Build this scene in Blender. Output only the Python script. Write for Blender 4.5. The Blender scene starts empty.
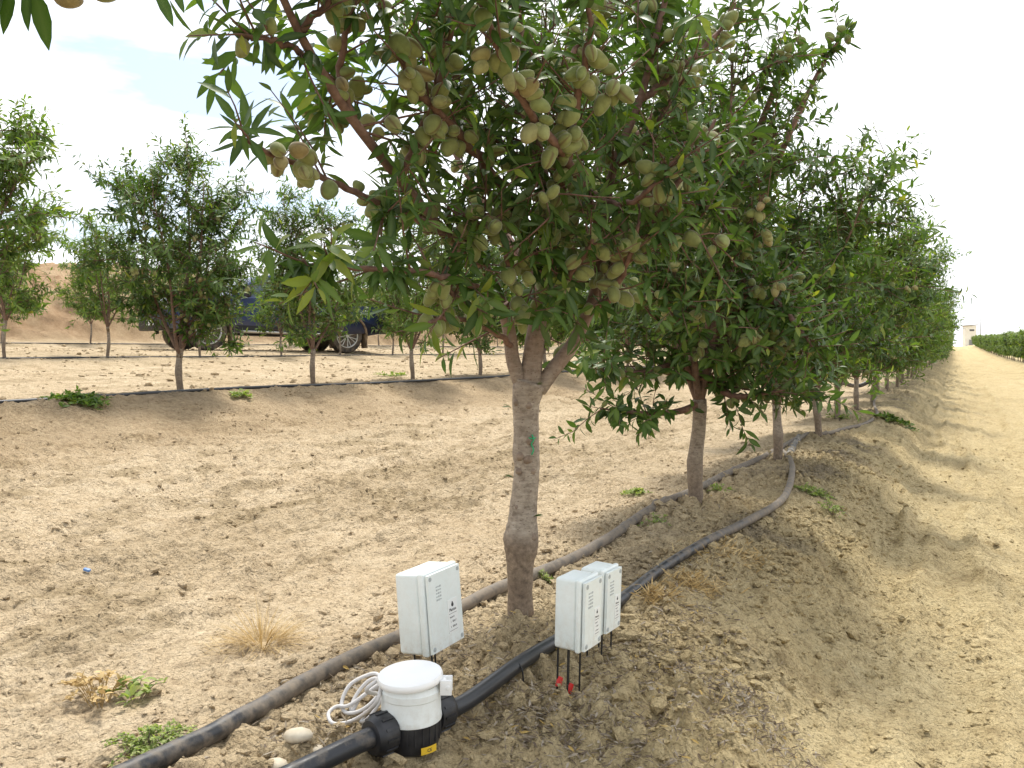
import bpy, bmesh, math, random
import numpy as np
from mathutils import Vector, Matrix
R = math.radians
scene = bpy.context.scene
COL = scene.collection

# ------------------------------------------------------------------ camera
F = 850.0; HOR = 350.0; CAMZ = 0.88
cam = bpy.data.cameras.new('camera'); cam_ob = bpy.data.objects.new('camera', cam); COL.objects.link(cam_ob)
cam.sensor_width = 36; cam.lens = F/1024*36; cam.shift_y = -(384-HOR)/1024
cam.clip_start = 0.02; cam.clip_end = 5000
cam_ob.location = (0, 0, CAMZ); cam_ob.rotation_euler = (R(90), 0, 0)
scene.camera = cam_ob

# ------------------------------------------------------------------ sky and sun
SUN_EL, SUN_AZ = 62.0, 5.0          # azimuth from +Y towards +X
world = bpy.data.worlds.new('World'); scene.world = world; world.use_nodes = True
nt = world.node_tree; nt.nodes.clear()
out = nt.nodes.new('ShaderNodeOutputWorld'); bg = nt.nodes.new('ShaderNodeBackground'); bg.inputs['Strength'].default_value = 0.115
sky = nt.nodes.new('ShaderNodeTexSky'); sky.sky_type = 'NISHITA'; sky.sun_disc = False
sky.sun_elevation = R(SUN_EL); sky.sun_rotation = R(SUN_AZ); sky.air_density = 1.0; sky.dust_density = 2.0
tc = nt.nodes.new('ShaderNodeTexCoord'); mp = nt.nodes.new('ShaderNodeMapping'); mp.inputs['Scale'].default_value = (1.2, 1.2, 4.2)
mp.inputs['Location'].default_value = (7.3, 2.1, 1.09); mp.inputs['Rotation'].default_value = (0, 0, -R(15.7))
nz = nt.nodes.new('ShaderNodeTexNoise'); nz.inputs['Scale'].default_value = 1.6; nz.inputs['Detail'].default_value = 7; nz.inputs['Roughness'].default_value = 0.55
cr = nt.nodes.new('ShaderNodeValToRGB'); cr.color_ramp.elements[0].position = 0.40; cr.color_ramp.elements[1].position = 0.50
cr.color_ramp.elements[0].color = (0.14, 0.14, 0.14, 1); cr.color_ramp.elements[1].color = (1, 1, 1, 1)
mx = nt.nodes.new('ShaderNodeMix'); mx.data_type = 'RGBA'; mx.inputs['B'].default_value = (8.2, 8.35, 8.6, 1)
nt.links.new(tc.outputs['Generated'], mp.inputs['Vector']); nt.links.new(mp.outputs[0], nz.inputs['Vector'])
nt.links.new(nz.outputs['Fac'], cr.inputs[0]); nt.links.new(cr.outputs[0], mx.inputs['Factor'])
nt.links.new(sky.outputs[0], mx.inputs['A']); nt.links.new(mx.outputs['Result'], bg.inputs['Color']); nt.links.new(bg.outputs[0], out.inputs[0])
sl = bpy.data.lights.new('sun', 'SUN'); sl.energy = 2.7; sl.angle = R(9); sl.color = (1.0, 0.96, 0.88)
so = bpy.data.objects.new('sun', sl); COL.objects.link(so)
sd = Vector((math.sin(R(SUN_AZ))*math.cos(R(SUN_EL)), math.cos(R(SUN_AZ))*math.cos(R(SUN_EL)), math.sin(R(SUN_EL))))
so.rotation_euler = sd.to_track_quat('Z', 'Y').to_euler(); so.location = sd*60
scene.view_settings.view_transform = 'Standard'; scene.view_settings.look = 'None'
scene.view_settings.gamma = 1; scene.view_settings.exposure = 0.80; scene.view_settings.use_curve_mapping = False
scene.render.engine = 'CYCLES'
try:
    scene.cycles.max_bounces = 6; scene.cycles.transparent_max_bounces = 8; scene.cycles.diffuse_bounces = 3; scene.cycles.use_denoising = True
except Exception: pass

# ------------------------------------------------------------------ numeric helpers
def vnoise(x, y, seed=0):
    xi = np.floor(x).astype(np.int64); yi = np.floor(y).astype(np.int64); fx = x-xi; fy = y-yi
    fx = fx*fx*(3-2*fx); fy = fy*fy*(3-2*fy)
    def h(a, b):
        n = (a*374761393 + b*668265263 + seed*1442695041) & 0xffffffff
        n = ((n ^ (n >> 13))*1274126177) & 0xffffffff
        return ((n ^ (n >> 16)) & 0xffff)/65535.0
    return (h(xi, yi)*(1-fx)+h(xi+1, yi)*fx)*(1-fy)+(h(xi, yi+1)*(1-fx)+h(xi+1, yi+1)*fx)*fy
def fbm(x, y, o=4, seed=0, g=0.5):
    s = 0; a = 1; t = 0
    for i in range(o):
        s = s+a*(vnoise(x*2**i, y*2**i, seed+i)-.5)*2; t += a; a *= g
    return s/t
def worley(x, y, seed=0):
    xi = np.floor(x).astype(np.int64); yi = np.floor(y).astype(np.int64)
    best = np.full(x.shape, 9.0); second = np.full(x.shape, 9.0)
    def h(a, b, k):
        n = (a*374761393 + b*668265263 + (seed+k)*1442695041) & 0xffffffff
        n = ((n ^ (n >> 13))*1274126177) & 0xffffffff
        return ((n ^ (n >> 16)) & 0xffff)/65535.0
    for i in (-1, 0, 1):
        for j in (-1, 0, 1):
            cx = xi+i; cy = yi+j
            d = (cx+h(cx, cy, 1)-x)**2+(cy+h(cx, cy, 2)-y)**2
            second = np.minimum(second, np.maximum(d, best)); best = np.minimum(best, d)
    return np.sqrt(best), np.sqrt(second)
def sstep(a, b, x):
    t = np.clip((x-a)/(b-a), 0, 1); return t*t*(3-2*t)

U = np.array([0.4617, 0.8870]); N = np.array([-0.8870, 0.4617]); T0 = np.array([0.02, 2.80])
PITCH = 2.2
def SP(s, p): return T0[0]+s*U[0]+p*N[0], T0[1]+s*U[1]+p*N[1]
def toSP(x, y):
    dx = x-T0[0]; dy = y-T0[1]; return dx*U[0]+dy*U[1], dx*N[0]+dy*N[1]
PX = [-900, -60, -7.2, -6.3, -6.0, -5.1, -4.8, -4.2, -2.6, -1.5, -0.96, -0.66, -0.42, 0.30, 0.62, 1.0, 4.2, 4.9, 5.25, 5.9, 6.4, 9.6, 10.3, 11.4, 12.4, 15.4, 16.1, 17.0, 17.7, 19.0, 22, 30, 45, 80, 900]
PZ = [-.2, -.3, -.33, -.26, -.04, -.04, -.22, -.33, -.38, -.36, -.29, -.07, 0.0, 0.0, -.055, -.06, .13, .37, .455, .455, .41, .62, .74, .76, .85, .90, 1.01, 1.03, 1.10, 1.9, 2.2, 3.6, 5.5, 6.5, 7]
def H(x, y, micro=True):
    x = np.asarray(x, float); y = np.asarray(y, float)
    s, p = toSP(x, y)
    wob = (.08*fbm(s*.3, p*.2+7, 2, 31)+.05*fbm(s*1.6, p*.5, 2, 32))*sstep(-1.3, -.8, p)
    near = np.exp(-((s-0)**2+p**2)/30)
    pp = p+wob*(1-.3*near)
    z = np.interp(pp, PX, PZ)
    hill = np.clip(z-1.1, 0, None); z = z-hill+hill*(1-.7*sstep(50, 150, s))*(1+.25*fbm(s*.12, p*.12, 3, 5))
    z = z+2.3*sstep(50, 290, s)
    if not micro: return z
    ridge = np.exp(-((p+.15)/.75)**4)+.6*np.exp(-((p-5.4)/.7)**4)+.35*np.exp(-((p-10.8)/.8)**4)
    slope = np.exp(-((p+.85)/.33)**2)
    z = z+(.010+.035*ridge)*fbm(x*1.1, y*1.1, 3, 3)+.012*fbm(x*5, y*5, 3, 8)
    w1, w2 = worley(x*11+.4*fbm(x*9, y*9, 2, 61), y*11, 21)
    m = sstep(-.15, .5, fbm(x*2.3, y*2.3, 2, 44))
    clod = sstep(0, .45, w2-w1)
    z = z+ridge*(.016+.036*m)*clod*np.clip(1-w1, 0, 1)
    v1, v2 = worley(x*27, y*27+.5*fbm(x*20, y*20, 2, 62), 23)
    m2 = sstep(.0, .6, fbm(x*1.7+9, y*1.7, 3, 45))
    z = z+(.004+.016*m2+.006*ridge)*sstep(0, .5, v2-v1)*(1-v1)
    z = z+.007*fbm(x*34, y*34, 2, 12)+(.010*ridge+.004)*fbm(x*15, y*15, 3, 13)
    # lane on the right: wheel ruts, tread pads and the eroded bank below the row
    lane = sstep(-1.0, -1.5, p)*sstep(-4.6, -3.8, p)
    z = z-lane*.05*(np.exp(-((p+1.85+.08*np.sin(s*.9))/.20)**2)+np.exp(-((p+3.5)/.22)**2))
    z = z+lane*(.026*fbm(s*.14, p*6.5+s*.05, 3, 71)+.022*sstep(.02, .16, fbm(s*2.2, p*7, 4, 81))+.014*sstep(.08, .2, fbm(s*7, p*13, 3, 82)))
    z = z+lane*.010*np.sin(s*24+4*fbm(s, p*2, 2, 72))*np.exp(-((p+1.85)/.25)**2)*sstep(-.2, .3, fbm(s*.9, p, 2, 73))
    z = z+.020*np.sin(s*21+p*16+5*fbm(s*.6, p*1.5, 2, 72))*np.exp(-((p+1.30)/.22)**2)*sstep(-.15, .2, fbm(s*.5, p, 2, 87))
    for p0, a0, w0, k0 in ((-.80, .035, .05, 100), (-.98, .055, .055, 101), (-1.18, .040, .05, 102), (-1.42, .042, .06, 103), (-1.66, .03, .05, 106), (-2.15, .032, .06, 104), (-2.6, .03, .06, 105)):
        z = z+a0*np.exp(-((p-p0-.12*fbm(s*.5, p*0, 2, k0))/w0)**2)*sstep(-.25, .15, fbm(s*1.1, p*0+k0, 3, k0+20))*(.6+.8*vnoise(s*9, p*9, k0))
    z = z+slope*(.05*fbm(s*1.5+p*1.7, p*5-s*.3, 4, 74)+.03*sstep(.0, .15, fbm(s*3.4+p*2, p*6, 3, 84)))
    # left lane: dried crust and old tread marks
    ll = sstep(.7, 1.2, p)*sstep(4.8, 4.2, p)
    cr_ = fbm(s*2.2+p*.3, p*5.0, 4, 75)
    z = z+ll*(.02*cr_+.012*sstep(.0, .10, cr_)+.016*sstep(.06, .14, fbm(s*3.2, p*8, 4, 76))+.016*sstep(.10, .18, fbm(s*7, p*16, 3, 86)))
    z = z+ll*.012*np.sin(s*17+3*fbm(s, p, 2, 77))*(np.exp(-((p-3.9)/.3)**2))*sstep(-.2, .3, fbm(s*.7, p, 2, 78))
    # small depression heaps round the trunks of the near row
    k = s/PITCH; ds = (k-np.round(k))*PITCH
    z = z+.012*np.exp(-(ds**2+p**2)/.03)-.018*ridge
    z = z+sstep(17.4, 18.6, p)*(.5*fbm(x*.6, y*.6, 5, 88, .6)+.35*sstep(0, .2, fbm(s*.5, p*1.2, 4, 89)))
    # rubble on the bank behind
    z = z+.16*np.exp(-((p-18.4)/1.0)**2)*fbm(s*1.3, p*2, 4, 79)
    return z
def Hs(x, y): return float(H(np.array([x]), np.array([y]))[0])
def W(px, py, d): return Vector(((px-512)/F*d, d, CAMZ-(py-HOR)/F*d))
def G(px, py, dz=0.0):
    lo, hi = .6, 300.0
    ds = np.geomspace(.6, 300, 900); X = (px-512)/F*ds; Z = CAMZ-(py-HOR)/F*ds; h = H(X, ds)+dz
    i = np.argmax(Z < h)
    if i == 0: i = len(ds)-1
    a = (Z-h)[i-1]; b = (Z-h)[i]; t = a/(a-b+1e-9); d = ds[i-1]+(ds[i]-ds[i-1])*t
    x = (px-512)/F*d
    return Vector((x, d, Hs(x, d)+dz))

# ------------------------------------------------------------------ material helpers
def mat(name, base=(.5, .5, .5), rough=.6, metal=0, **kw):
    m = bpy.data.materials.new(name); m.use_nodes = True
    b = m.node_tree.nodes['Principled BSDF']
    b.inputs['Base Color'].default_value = (*base, 1); b.inputs['Roughness'].default_value = rough; b.inputs['Metallic'].default_value = metal
    for k, v in kw.items():
        b.inputs[k.replace('_', ' ')].default_value = v
    return m
def node(m, t, **kw):
    n = m.node_tree.nodes.new(t)
    for k, v in kw.items():
        if k in n.inputs: n.inputs[k].default_value = v
        else: setattr(n, k, v)
    return n
def link(m, a, b): m.node_tree.links.new(a, b)
def ramp(m, fac, stops):
    r = m.node_tree.nodes.new('ShaderNodeValToRGB'); e = r.color_ramp.elements
    while len(e) < len(stops): e.new(.5)
    for i, (p, c) in enumerate(stops): e[i].position = p; e[i].color = (*c, 1)
    link(m, fac, r.inputs[0]); return r.outputs[0]
def noise(m, scale, detail=4, rough=.55, vec=None, dist=0):
    n = m.node_tree.nodes.new('ShaderNodeTexNoise'); n.inputs['Scale'].default_value = scale; n.inputs['Detail'].default_value = detail
    n.inputs['Roughness'].default_value = rough; n.inputs['Distortion'].default_value = dist
    if vec is not None: link(m, vec, n.inputs['Vector'])
    return n.outputs['Fac']
def objco(m, scale=(1, 1, 1)):
    t = m.node_tree.nodes.new('ShaderNodeTexCoord'); q = m.node_tree.nodes.new('ShaderNodeMapping'); q.inputs['Scale'].default_value = scale
    link(m, t.outputs['Object'], q.inputs['Vector']); return q.outputs[0]
def mixc(m, f, a, b, mode='MIX'):
    n = m.node_tree.nodes.new('ShaderNodeMix'); n.data_type = 'RGBA'; n.blend_type = mode
    for s, v in (('Factor', f), ('A', a), ('B', b)):
        if isinstance(v, (int, float)): n.inputs[s].default_value = v
        elif isinstance(v, tuple): n.inputs[s].default_value = (*v, 1)
        else: link(m, v, n.inputs[s])
    return n.outputs['Result']
def bump(m, h, strength=.3, dist=.01, normal=None):
    b = m.node_tree.nodes.new('ShaderNodeBump'); b.inputs['Strength'].default_value = strength; b.inputs['Distance'].default_value = dist
    link(m, h, b.inputs['Height'])
    if normal is not None: link(m, normal, b.inputs['Normal'])
    return b.outputs[0]
def P(m): return m.node_tree.nodes['Principled BSDF']
def attr(m, name): a = m.node_tree.nodes.new('ShaderNodeAttribute'); a.attribute_name = name; return a
def simple_noise_mat(name, a, b, scale, rough=.6, bs=.3, bd=.005, lo=.35, hi=.65, metal=0, detail=5):
    m = mat(name, a, rough, metal); v = objco(m); n = noise(m, scale, detail, vec=v)
    link(m, ramp(m, n, [(lo, a), (hi, b)]), P(m).inputs['Base Color'])
    if bs: link(m, bump(m, noise(m, scale*3, 4, vec=v), bs, bd), P(m).inputs['Normal'])
    return m

# soil
def soil_mat():
    m = mat('soil', rough=.95); v = objco(m); at = attr(m, 'soil'); sep = node(m, 'ShaderNodeSeparateColor'); link(m, at.outputs['Color'], sep.inputs[0])
    n1 = noise(m, 1.3, 6, .6, v); n2 = noise(m, 14, 6, .65, v); n3 = noise(m, 70, 4, .7, v)
    c = ramp(m, n1, [(.3, (.53, .40, .25)), (.5, (.62, .49, .325)), (.7, (.70, .575, .40))])
    c2 = ramp(m, n2, [(.34, (.24, .17, .095)), (.46, (.54, .42, .265)), (.7, (.70, .575, .40))])
    c = mixc(m, .5, c, c2)
    c3 = ramp(m, n3, [(.32, (.34, .31, .27)), (.44, (.88, .87, .86)), (.7, (1.10, 1.10, 1.10))])
    c = mixc(m, .8, c, c3, 'MULTIPLY')
    # row soil: greyer and browner, specked with rotted leaves
    dk = ramp(m, noise(m, 24, 6, .7, v), [(.3, (.17, .125, .07)), (.5, (.37, .28, .165)), (.68, (.52, .41, .26))])
    c = mixc(m, sep.outputs[0], c, dk)
    # yellower clay on the lane side
    c = mixc(m, sep.outputs[1], c, mixc(m, 1.0, c, (.94, .95, .80), 'MULTIPLY'))
    c = mixc(m, at.outputs['Alpha'], c, ramp(m, noise(m, 2.2, 7, .7, v), [(.3, (.17, .10, .055)), (.5, (.34, .215, .12)), (.7, (.50, .36, .22))]))
    # black damp organic dirt under the drip lines
    bk = ramp(m, noise(m, 45, 5, .7, v), [(.35, (.07, .058, .045)), (.65, (.26, .215, .16))])
    c = mixc(m, sep.outputs[2], c, bk)
    link(m, c, P(m).inputs['Base Color'])
    b1 = bump(m, noise(m, 55, 8, .7, v), .9, .02)
    for sc_, ds_ in ((24, .02), (58, .010)):
        ve = m.node_tree.nodes.new('ShaderNodeTexVoronoi'); ve.feature = 'DISTANCE_TO_EDGE'; ve.inputs['Scale'].default_value = sc_; wv = m.node_tree.nodes.new('ShaderNodeVectorMath'); wv.operation = 'ADD'; nn_ = m.node_tree.nodes.new('ShaderNodeTexNoise'); nn_.inputs['Scale'].default_value = sc_*.8; link(m, v, nn_.inputs['Vector']); sv = m.node_tree.nodes.new('ShaderNodeVectorMath'); sv.operation = 'SCALE'; sv.inputs['Scale'].default_value = 1.2/sc_; link(m, nn_.outputs['Color'], sv.inputs[0]); link(m, v, wv.inputs[0]); link(m, sv.outputs[0], wv.inputs[1]); link(m, wv.outputs[0], ve.inputs['Vector'])
        ed = ramp(m, ve.outputs['Distance'], [(0, (0, 0, 0)), (.16, (1, 1, 1))]); b1 = bump(m, ed, .45, ds_, b1)
    vo = m.node_tree.nodes.new('ShaderNodeTexVoronoi'); vo.inputs['Scale'].default_value = 70; link(m, v, vo.inputs['Vector'])
    b2 = bump(m, vo.outputs['Distance'], .45, .008, b1)
    b3 = bump(m, noise(m, 260, 3, .6, v), .3, .002, b2)
    link(m, b3, P(m).inputs['Normal']); P(m).inputs['Specular IOR Level'].default_value = .15
    return m
M = {}
M['soil'] = soil_mat()
def bark_mat():
    m = mat('bark', rough=.85); v = objco(m, (1, 1, 1)); at = attr(m, 'tint'); sep = node(m, 'ShaderNodeSeparateColor'); link(m, at.outputs['Color'], sep.inputs[0])
    vs = objco(m, (30, 30, 110)); ring = noise(m, 1.0, 5, .6, vs)
    pale = ramp(m, ring, [(.3, (.25, .21, .165)), (.5, (.36, .31, .245)), (.7, (.46, .41, .34))])
    pale = mixc(m, .8, pale, ramp(m, noise(m, 34, 6, .7, v), [(.32, (.42, .38, .33)), (.48, (.9, .88, .85)), (.7, (1.15, 1.15, 1.15))]), 'MULTIPLY')
    dots = m.node_tree.nodes.new('ShaderNodeTexVoronoi'); dots.inputs['Scale'].default_value = 1.0; link(m, objco(m, (60, 60, 130)), dots.inputs['Vector']); pale = mixc(m, ramp(m, dots.outputs['Distance'], [(.10, (1, 1, 1)), (.22, (0, 0, 0))]), pale, (.13, .085, .06))
    red = ramp(m, noise(m, 40, 5, .6, v), [(.3, (.10, .05, .035)), (.7, (.26, .15, .11))])
    c = mixc(m, sep.outputs[0], pale, red)
    low = ramp(m, noise(m, 60, 6, .7, v), [(.3, (.11, .08, .055)), (.7, (.34, .26, .185))])
    c = mixc(m, sep.outputs[1], c, low)
    bl = ramp(m, noise(m, 12, 5, .6, v), [(.35, (.72, .70, .70)), (.6, (1, 1, 1))]); c = mixc(m, .8, c, bl, 'MULTIPLY')
    link(m, c, P(m).inputs['Base Color'])
    b = bump(m, ring, .15, .002); b = bump(m, noise(m, 90, 5, .7, v), .5, .003, b); link(m, b, P(m).inputs['Normal'])
    return m
M['bark'] = bark_mat()
def leaf_mat(name, dark, mid, light, yellow, rough=.46, trans=.33, tm=(1.5, 1.7, .55)):
    m = mat(name, rough=rough); at = attr(m, 'tint'); sep = node(m, 'ShaderNodeSeparateColor'); link(m, at.outputs['Color'], sep.inputs[0])
    c = ramp(m, sep.outputs[0], [(0, dark), (.5, mid), (.88, light), (1, yellow)])
    geo = m.node_tree.nodes.new('ShaderNodeNewGeometry')
    under = mixc(m, .55, c, (.15, .19, .10)) if 'almond' in name else c
    c2 = mixc(m, geo.outputs['Backfacing'], c, under)
    mid_ = mixc(m, sep.outputs[1], c2, mixc(m, .35, c2, (.20, .26, .09))) if 'almond' in name else c2
    link(m, mid_, P(m).inputs['Base Color']); P(m).inputs['Specular IOR Level'].default_value = .32
    tr = m.node_tree.nodes.new('ShaderNodeBsdfTranslucent'); tcx = mixc(m, 1.0, c, tm, 'MULTIPLY'); link(m, tcx, tr.inputs['Color'])
    ms = m.node_tree.nodes.new('ShaderNodeMixShader'); ms.inputs[0].default_value = trans
    o = [n for n in m.node_tree.nodes if n.type == 'OUTPUT_MATERIAL'][0]
    link(m, P(m).outputs[0], ms.inputs[1]); link(m, tr.outputs[0], ms.inputs[2]); link(m, ms.outputs[0], o.inputs[0])
    return m
M['leaf'] = leaf_mat('almond_leaf', (.016, .042, .007), (.045, .098, .014), (.115, .185, .028), (.32, .31, .04))
M['leaf_pale'] = leaf_mat('almond_leaf_paler', (.030, .070, .010), (.090, .160, .022), (.19, .27, .045), (.36, .35, .05))
M['weed'] = leaf_mat('weed_leaf', (.14, .20, .05), (.26, .32, .10), (.40, .44, .18), (.48, .42, .18), rough=.6)
M['drygrass'] = leaf_mat('dry_grass', (.36, .24, .09), (.52, .37, .16), (.66, .51, .27), (.55, .40, .18), rough=.7, trans=.2, tm=(1, 1, 1))
M['litter'] = leaf_mat('dead_leaf', (.10, .07, .045), (.20, .155, .10), (.36, .31, .24), (.44, .30, .09), rough=.7, trans=.08, tm=(1, 1, 1))
def fruit_mat():
    m = mat('almond_hull', rough=.85); v = objco(m); at = attr(m, 'tint'); sep = node(m, 'ShaderNodeSeparateColor'); link(m, at.outputs['Color'], sep.inputs[0])
    oi = m.node_tree.nodes.new('ShaderNodeObjectInfo')
    c = ramp(m, oi.outputs['Random'], [(0, (.18, .22, .068)), (.45, (.25, .272, .098)), (.8, (.31, .308, .135)), (1, (.30, .235, .105))])
    c = mixc(m, .55, c, ramp(m, noise(m, 45, 5, .6, v), [(.3, (.55, .5, .42)), (.65, (1.15, 1.15, 1.1))]), 'MULTIPLY')
    c = mixc(m, sep.outputs[0], c, (.13, .085, .035))
    link(m, c, P(m).inputs['Base Color']); P(m).inputs['Sheen Weight'].default_value = .35; P(m).inputs['Sheen Roughness'].default_value = .4
    link(m, bump(m, noise(m, 160, 4, .6, v), .25, .001), P(m).inputs['Normal'])
    return m
M['fruit'] = fruit_mat()
def pipe_mat(name, dust_from, black, dust):
    m = mat(name, black, .5); v = objco(m); n = noise(m, 26, 6, .65, v); big = noise(m, 5, 3, .5, v)
    at = attr(m, 'tint'); sep = node(m, 'ShaderNodeSeparateColor'); link(m, at.outputs['Color'], sep.inputs[0])
    ad = node(m, 'ShaderNodeMath', operation='ADD'); link(m, n, ad.inputs[0]); link(m, sep.outputs[0], ad.inputs[1])
    f = ramp(m, ad.outputs[0], [(.62, (0, 0, 0)), (.98, (1, 1, 1))])
    c = mixc(m, f, black, mixc(m, big, tuple(x*.8 for x in dust), dust)); link(m, c, P(m).inputs['Base Color'])
    link(m, ramp(m, f, [(0, (.38,)*3), (1, (.9,)*3)]), P(m).inputs['Roughness'])
    link(m, bump(m, n, .15, .002), P(m).inputs['Normal'])
    return m
M['pipe'] = pipe_mat('irrigation_pipe', 0, (.022, .024, .028), (.25, .205, .155))
M['white_plastic'] = simple_noise_mat('white_plastic', (.76, .80, .78), (.81, .84, .82), 9, .38, .04, .001)
M['lid_white'] = simple_noise_mat('glossy_white_plastic', (.85, .86, .85), (.88, .88, .87), 12, .3, .03, .001)
M['box_grey'] = simple_noise_mat('pale_grey_plastic', (.74, .80, .78), (.80, .85, .83), 14, .42, .08, .0006)
for k_ in ('box_grey', 'white_plastic'):
    m_ = M[k_]; old = P(m_).inputs['Base Color'].links[0].from_socket; v_ = objco(m_); sx_ = node(m_, 'ShaderNodeSeparateXYZ'); link(m_, v_, sx_.inputs[0])
    lo_ = ramp(m_, sx_.outputs[2], [(0, (.62,)*3), (.05 if k_ == 'box_grey' else .10, (.20,)*3), (.3, (.07,)*3)]); n_ = ramp(m_, noise(m_, 55, 6, .7, v_), [(.42, (0, 0, 0)), (.75, (1, 1, 1))])
    f_ = node(m_, 'ShaderNodeMath', operation='MULTIPLY'); link(m_, lo_, f_.inputs[0]); link(m_, n_, f_.inputs[1]); link(m_, mixc(m_, f_.outputs[0], old, (.40, .32, .21)), P(m_).inputs['Base Color'])
M['cable'] = mat('white_cable', (.60, .58, .56), .5)
M['black_plastic'] = simple_noise_mat('black_plastic', (.010, .011, .014), (.03, .03, .032), 30, .42, .1, .001)
M['steel_black'] = mat('black_rod', (.012, .012, .012), .5)
M['red'] = mat('red_plastic', (.55, .015, .012), .5)
M['yellow'] = mat('yellow_label', (.75, .48, .03), .5)
M['green_tie'] = mat('green_tie', (.02, .30, .12), .6)
M['blue'] = mat('blue_plastic', (.10, .22, .48), .45)
M['sticker'] = mat('sticker_paper', (.80, .82, .80), .5)
M['ink'] = mat('ink', (.03, .03, .035), .6)
M['ink_grey'] = mat('moulded_grey_print', (.42, .45, .45), .6)
M['stone'] = simple_noise_mat('pale_stone', (.50, .42, .30), (.66, .59, .46), 25, .75, .3, .002)
M['clod'] = simple_noise_mat('soil_lump', (.34, .26, .155), (.56, .445, .285), 18, .95, .7, .006, .3, .7)
M['clod_pale'] = simple_noise_mat('pale_soil_lump', (.44, .335, .20), (.60, .475, .30), 18, .95, .7, .006, .3, .7)

# ------------------------------------------------------------------ mesh helpers
def tag(o, label=None, cat=None, group=None, kind=None):
    if label: o['label'] = label
    if cat: o['category'] = cat
    if group: o['group'] = group
    if kind: o['kind'] = kind
    return o
def link_obj(name, me, parent=None, m=None, smooth=True):
    if m is not None:
        me.materials.clear()
        for q in (m if isinstance(m, (list, tuple)) else [m]): me.materials.append(q)
    o = bpy.data.objects.new(name, me); COL.objects.link(o)
    if parent is not None: o.parent = parent
    return o
def empty(name, loc=(0, 0, 0), rz=0):
    o = bpy.data.objects.new(name, None); COL.objects.link(o); o.location = loc; o.rotation_euler = (0, 0, rz); o.empty_display_size = .1; return o
def np_mesh(name, V, Fc, tint=None, smooth=True, tint_name='tint'):
    V = np.asarray(V, np.float32); Fc = np.asarray(Fc, np.int32); k = Fc.shape[1]
    me = bpy.data.meshes.new(name); me.vertices.add(len(V)); me.vertices.foreach_set('co', V.ravel())
    me.loops.add(Fc.size); me.loops.foreach_set('vertex_index', Fc.ravel())
    me.polygons.add(len(Fc)); me.polygons.foreach_set('loop_start', np.arange(0, Fc.size, k, dtype=np.int32))
    me.polygons.foreach_set('loop_total', np.full(len(Fc), k, np.int32))
    me.polygons.foreach_set('use_smooth', np.full(len(Fc), smooth))
    me.update(calc_edges=True)
    if tint is not None:
        a = me.color_attributes.new(tint_name, 'FLOAT_COLOR', 'POINT')
        t = np.ones((len(V), 4), np.float32); t[:, :tint.shape[1]] = tint; a.data.foreach_set('color', t.ravel())
    return me
def bm_mesh(name, bm, smooth=False, angle=None):
    me = bpy.data.meshes.new(name); bmesh.ops.recalc_face_normals(bm, faces=bm.faces); bm.to_mesh(me); bm.free()
    me.polygons.foreach_set('use_smooth', np.full(len(me.polygons), bool(smooth)))
    if smooth and angle: me.set_sharp_from_angle(angle=R(angle))
    me.update(); return me
def bm_box(bm, c, s, rot=None):
    r = bmesh.ops.create_cube(bm, size=1.0)['verts']
    Mx = Matrix.Translation(Vector(c)) @ (rot if rot is not None else Matrix()) @ Matrix.Diagonal((*s, 1))
    bmesh.ops.transform(bm, matrix=Mx, verts=r); return r
def bm_cyl(bm, a, b, r1, r2=None, seg=16, caps=True):
    a = Vector(a); b = Vector(b); d = b-a; r2 = r1 if r2 is None else r2
    r = bmesh.ops.create_cone(bm, cap_ends=caps, segments=seg, radius1=r1, radius2=r2, depth=d.length)['verts']
    bmesh.ops.transform(bm, matrix=Matrix.Translation((a+b)/2) @ d.to_track_quat('Z', 'Y').to_matrix().to_4x4(), verts=r); return r
def bm_bevel(bm, w, seg=2):
    bmesh.ops.bevel(bm, geom=list(bm.edges), offset=w, segments=seg, profile=.5, affect='EDGES', clamp_overlap=True)
def lathe(bm, prof, c=(0, 0, 0), seg=40, axis=None):
    rings = []; c = Vector(c); q = Vector(axis).to_track_quat('Z', 'Y') if axis is not None else None
    for r, z in prof:
        ring = []
        for i in range(seg):
            a = 2*math.pi*i/seg; v = Vector((r*math.cos(a), r*math.sin(a), z))
            if q: v = q @ v
            ring.append(bm.verts.new(c+v))
        rings.append(ring)
    for a, b in zip(rings, rings[1:]):
        for i in range(seg):
            j = (i+1) % seg; bm.faces.new((a[i], a[j], b[j], b[i]))
    bm.faces.new(rings[0][::-1]); bm.faces.new(rings[-1]); return rings
def spline(pts, n):
    pts = np.asarray(pts, float); P_ = np.vstack([2*pts[0]-pts[1], pts, 2*pts[-1]-pts[-2]]); out_ = []
    m = len(pts)-1
    for t in np.linspace(0, m, n):
        i = min(int(t), m-1); f = t-i; a, b, c, d = P_[i:i+4]
        out_.append(.5*((2*b)+(-a+c)*f+(2*a-5*b+4*c-d)*f*f+(-a+3*b-3*c+d)*f**3))
    return np.array(out_)
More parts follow.
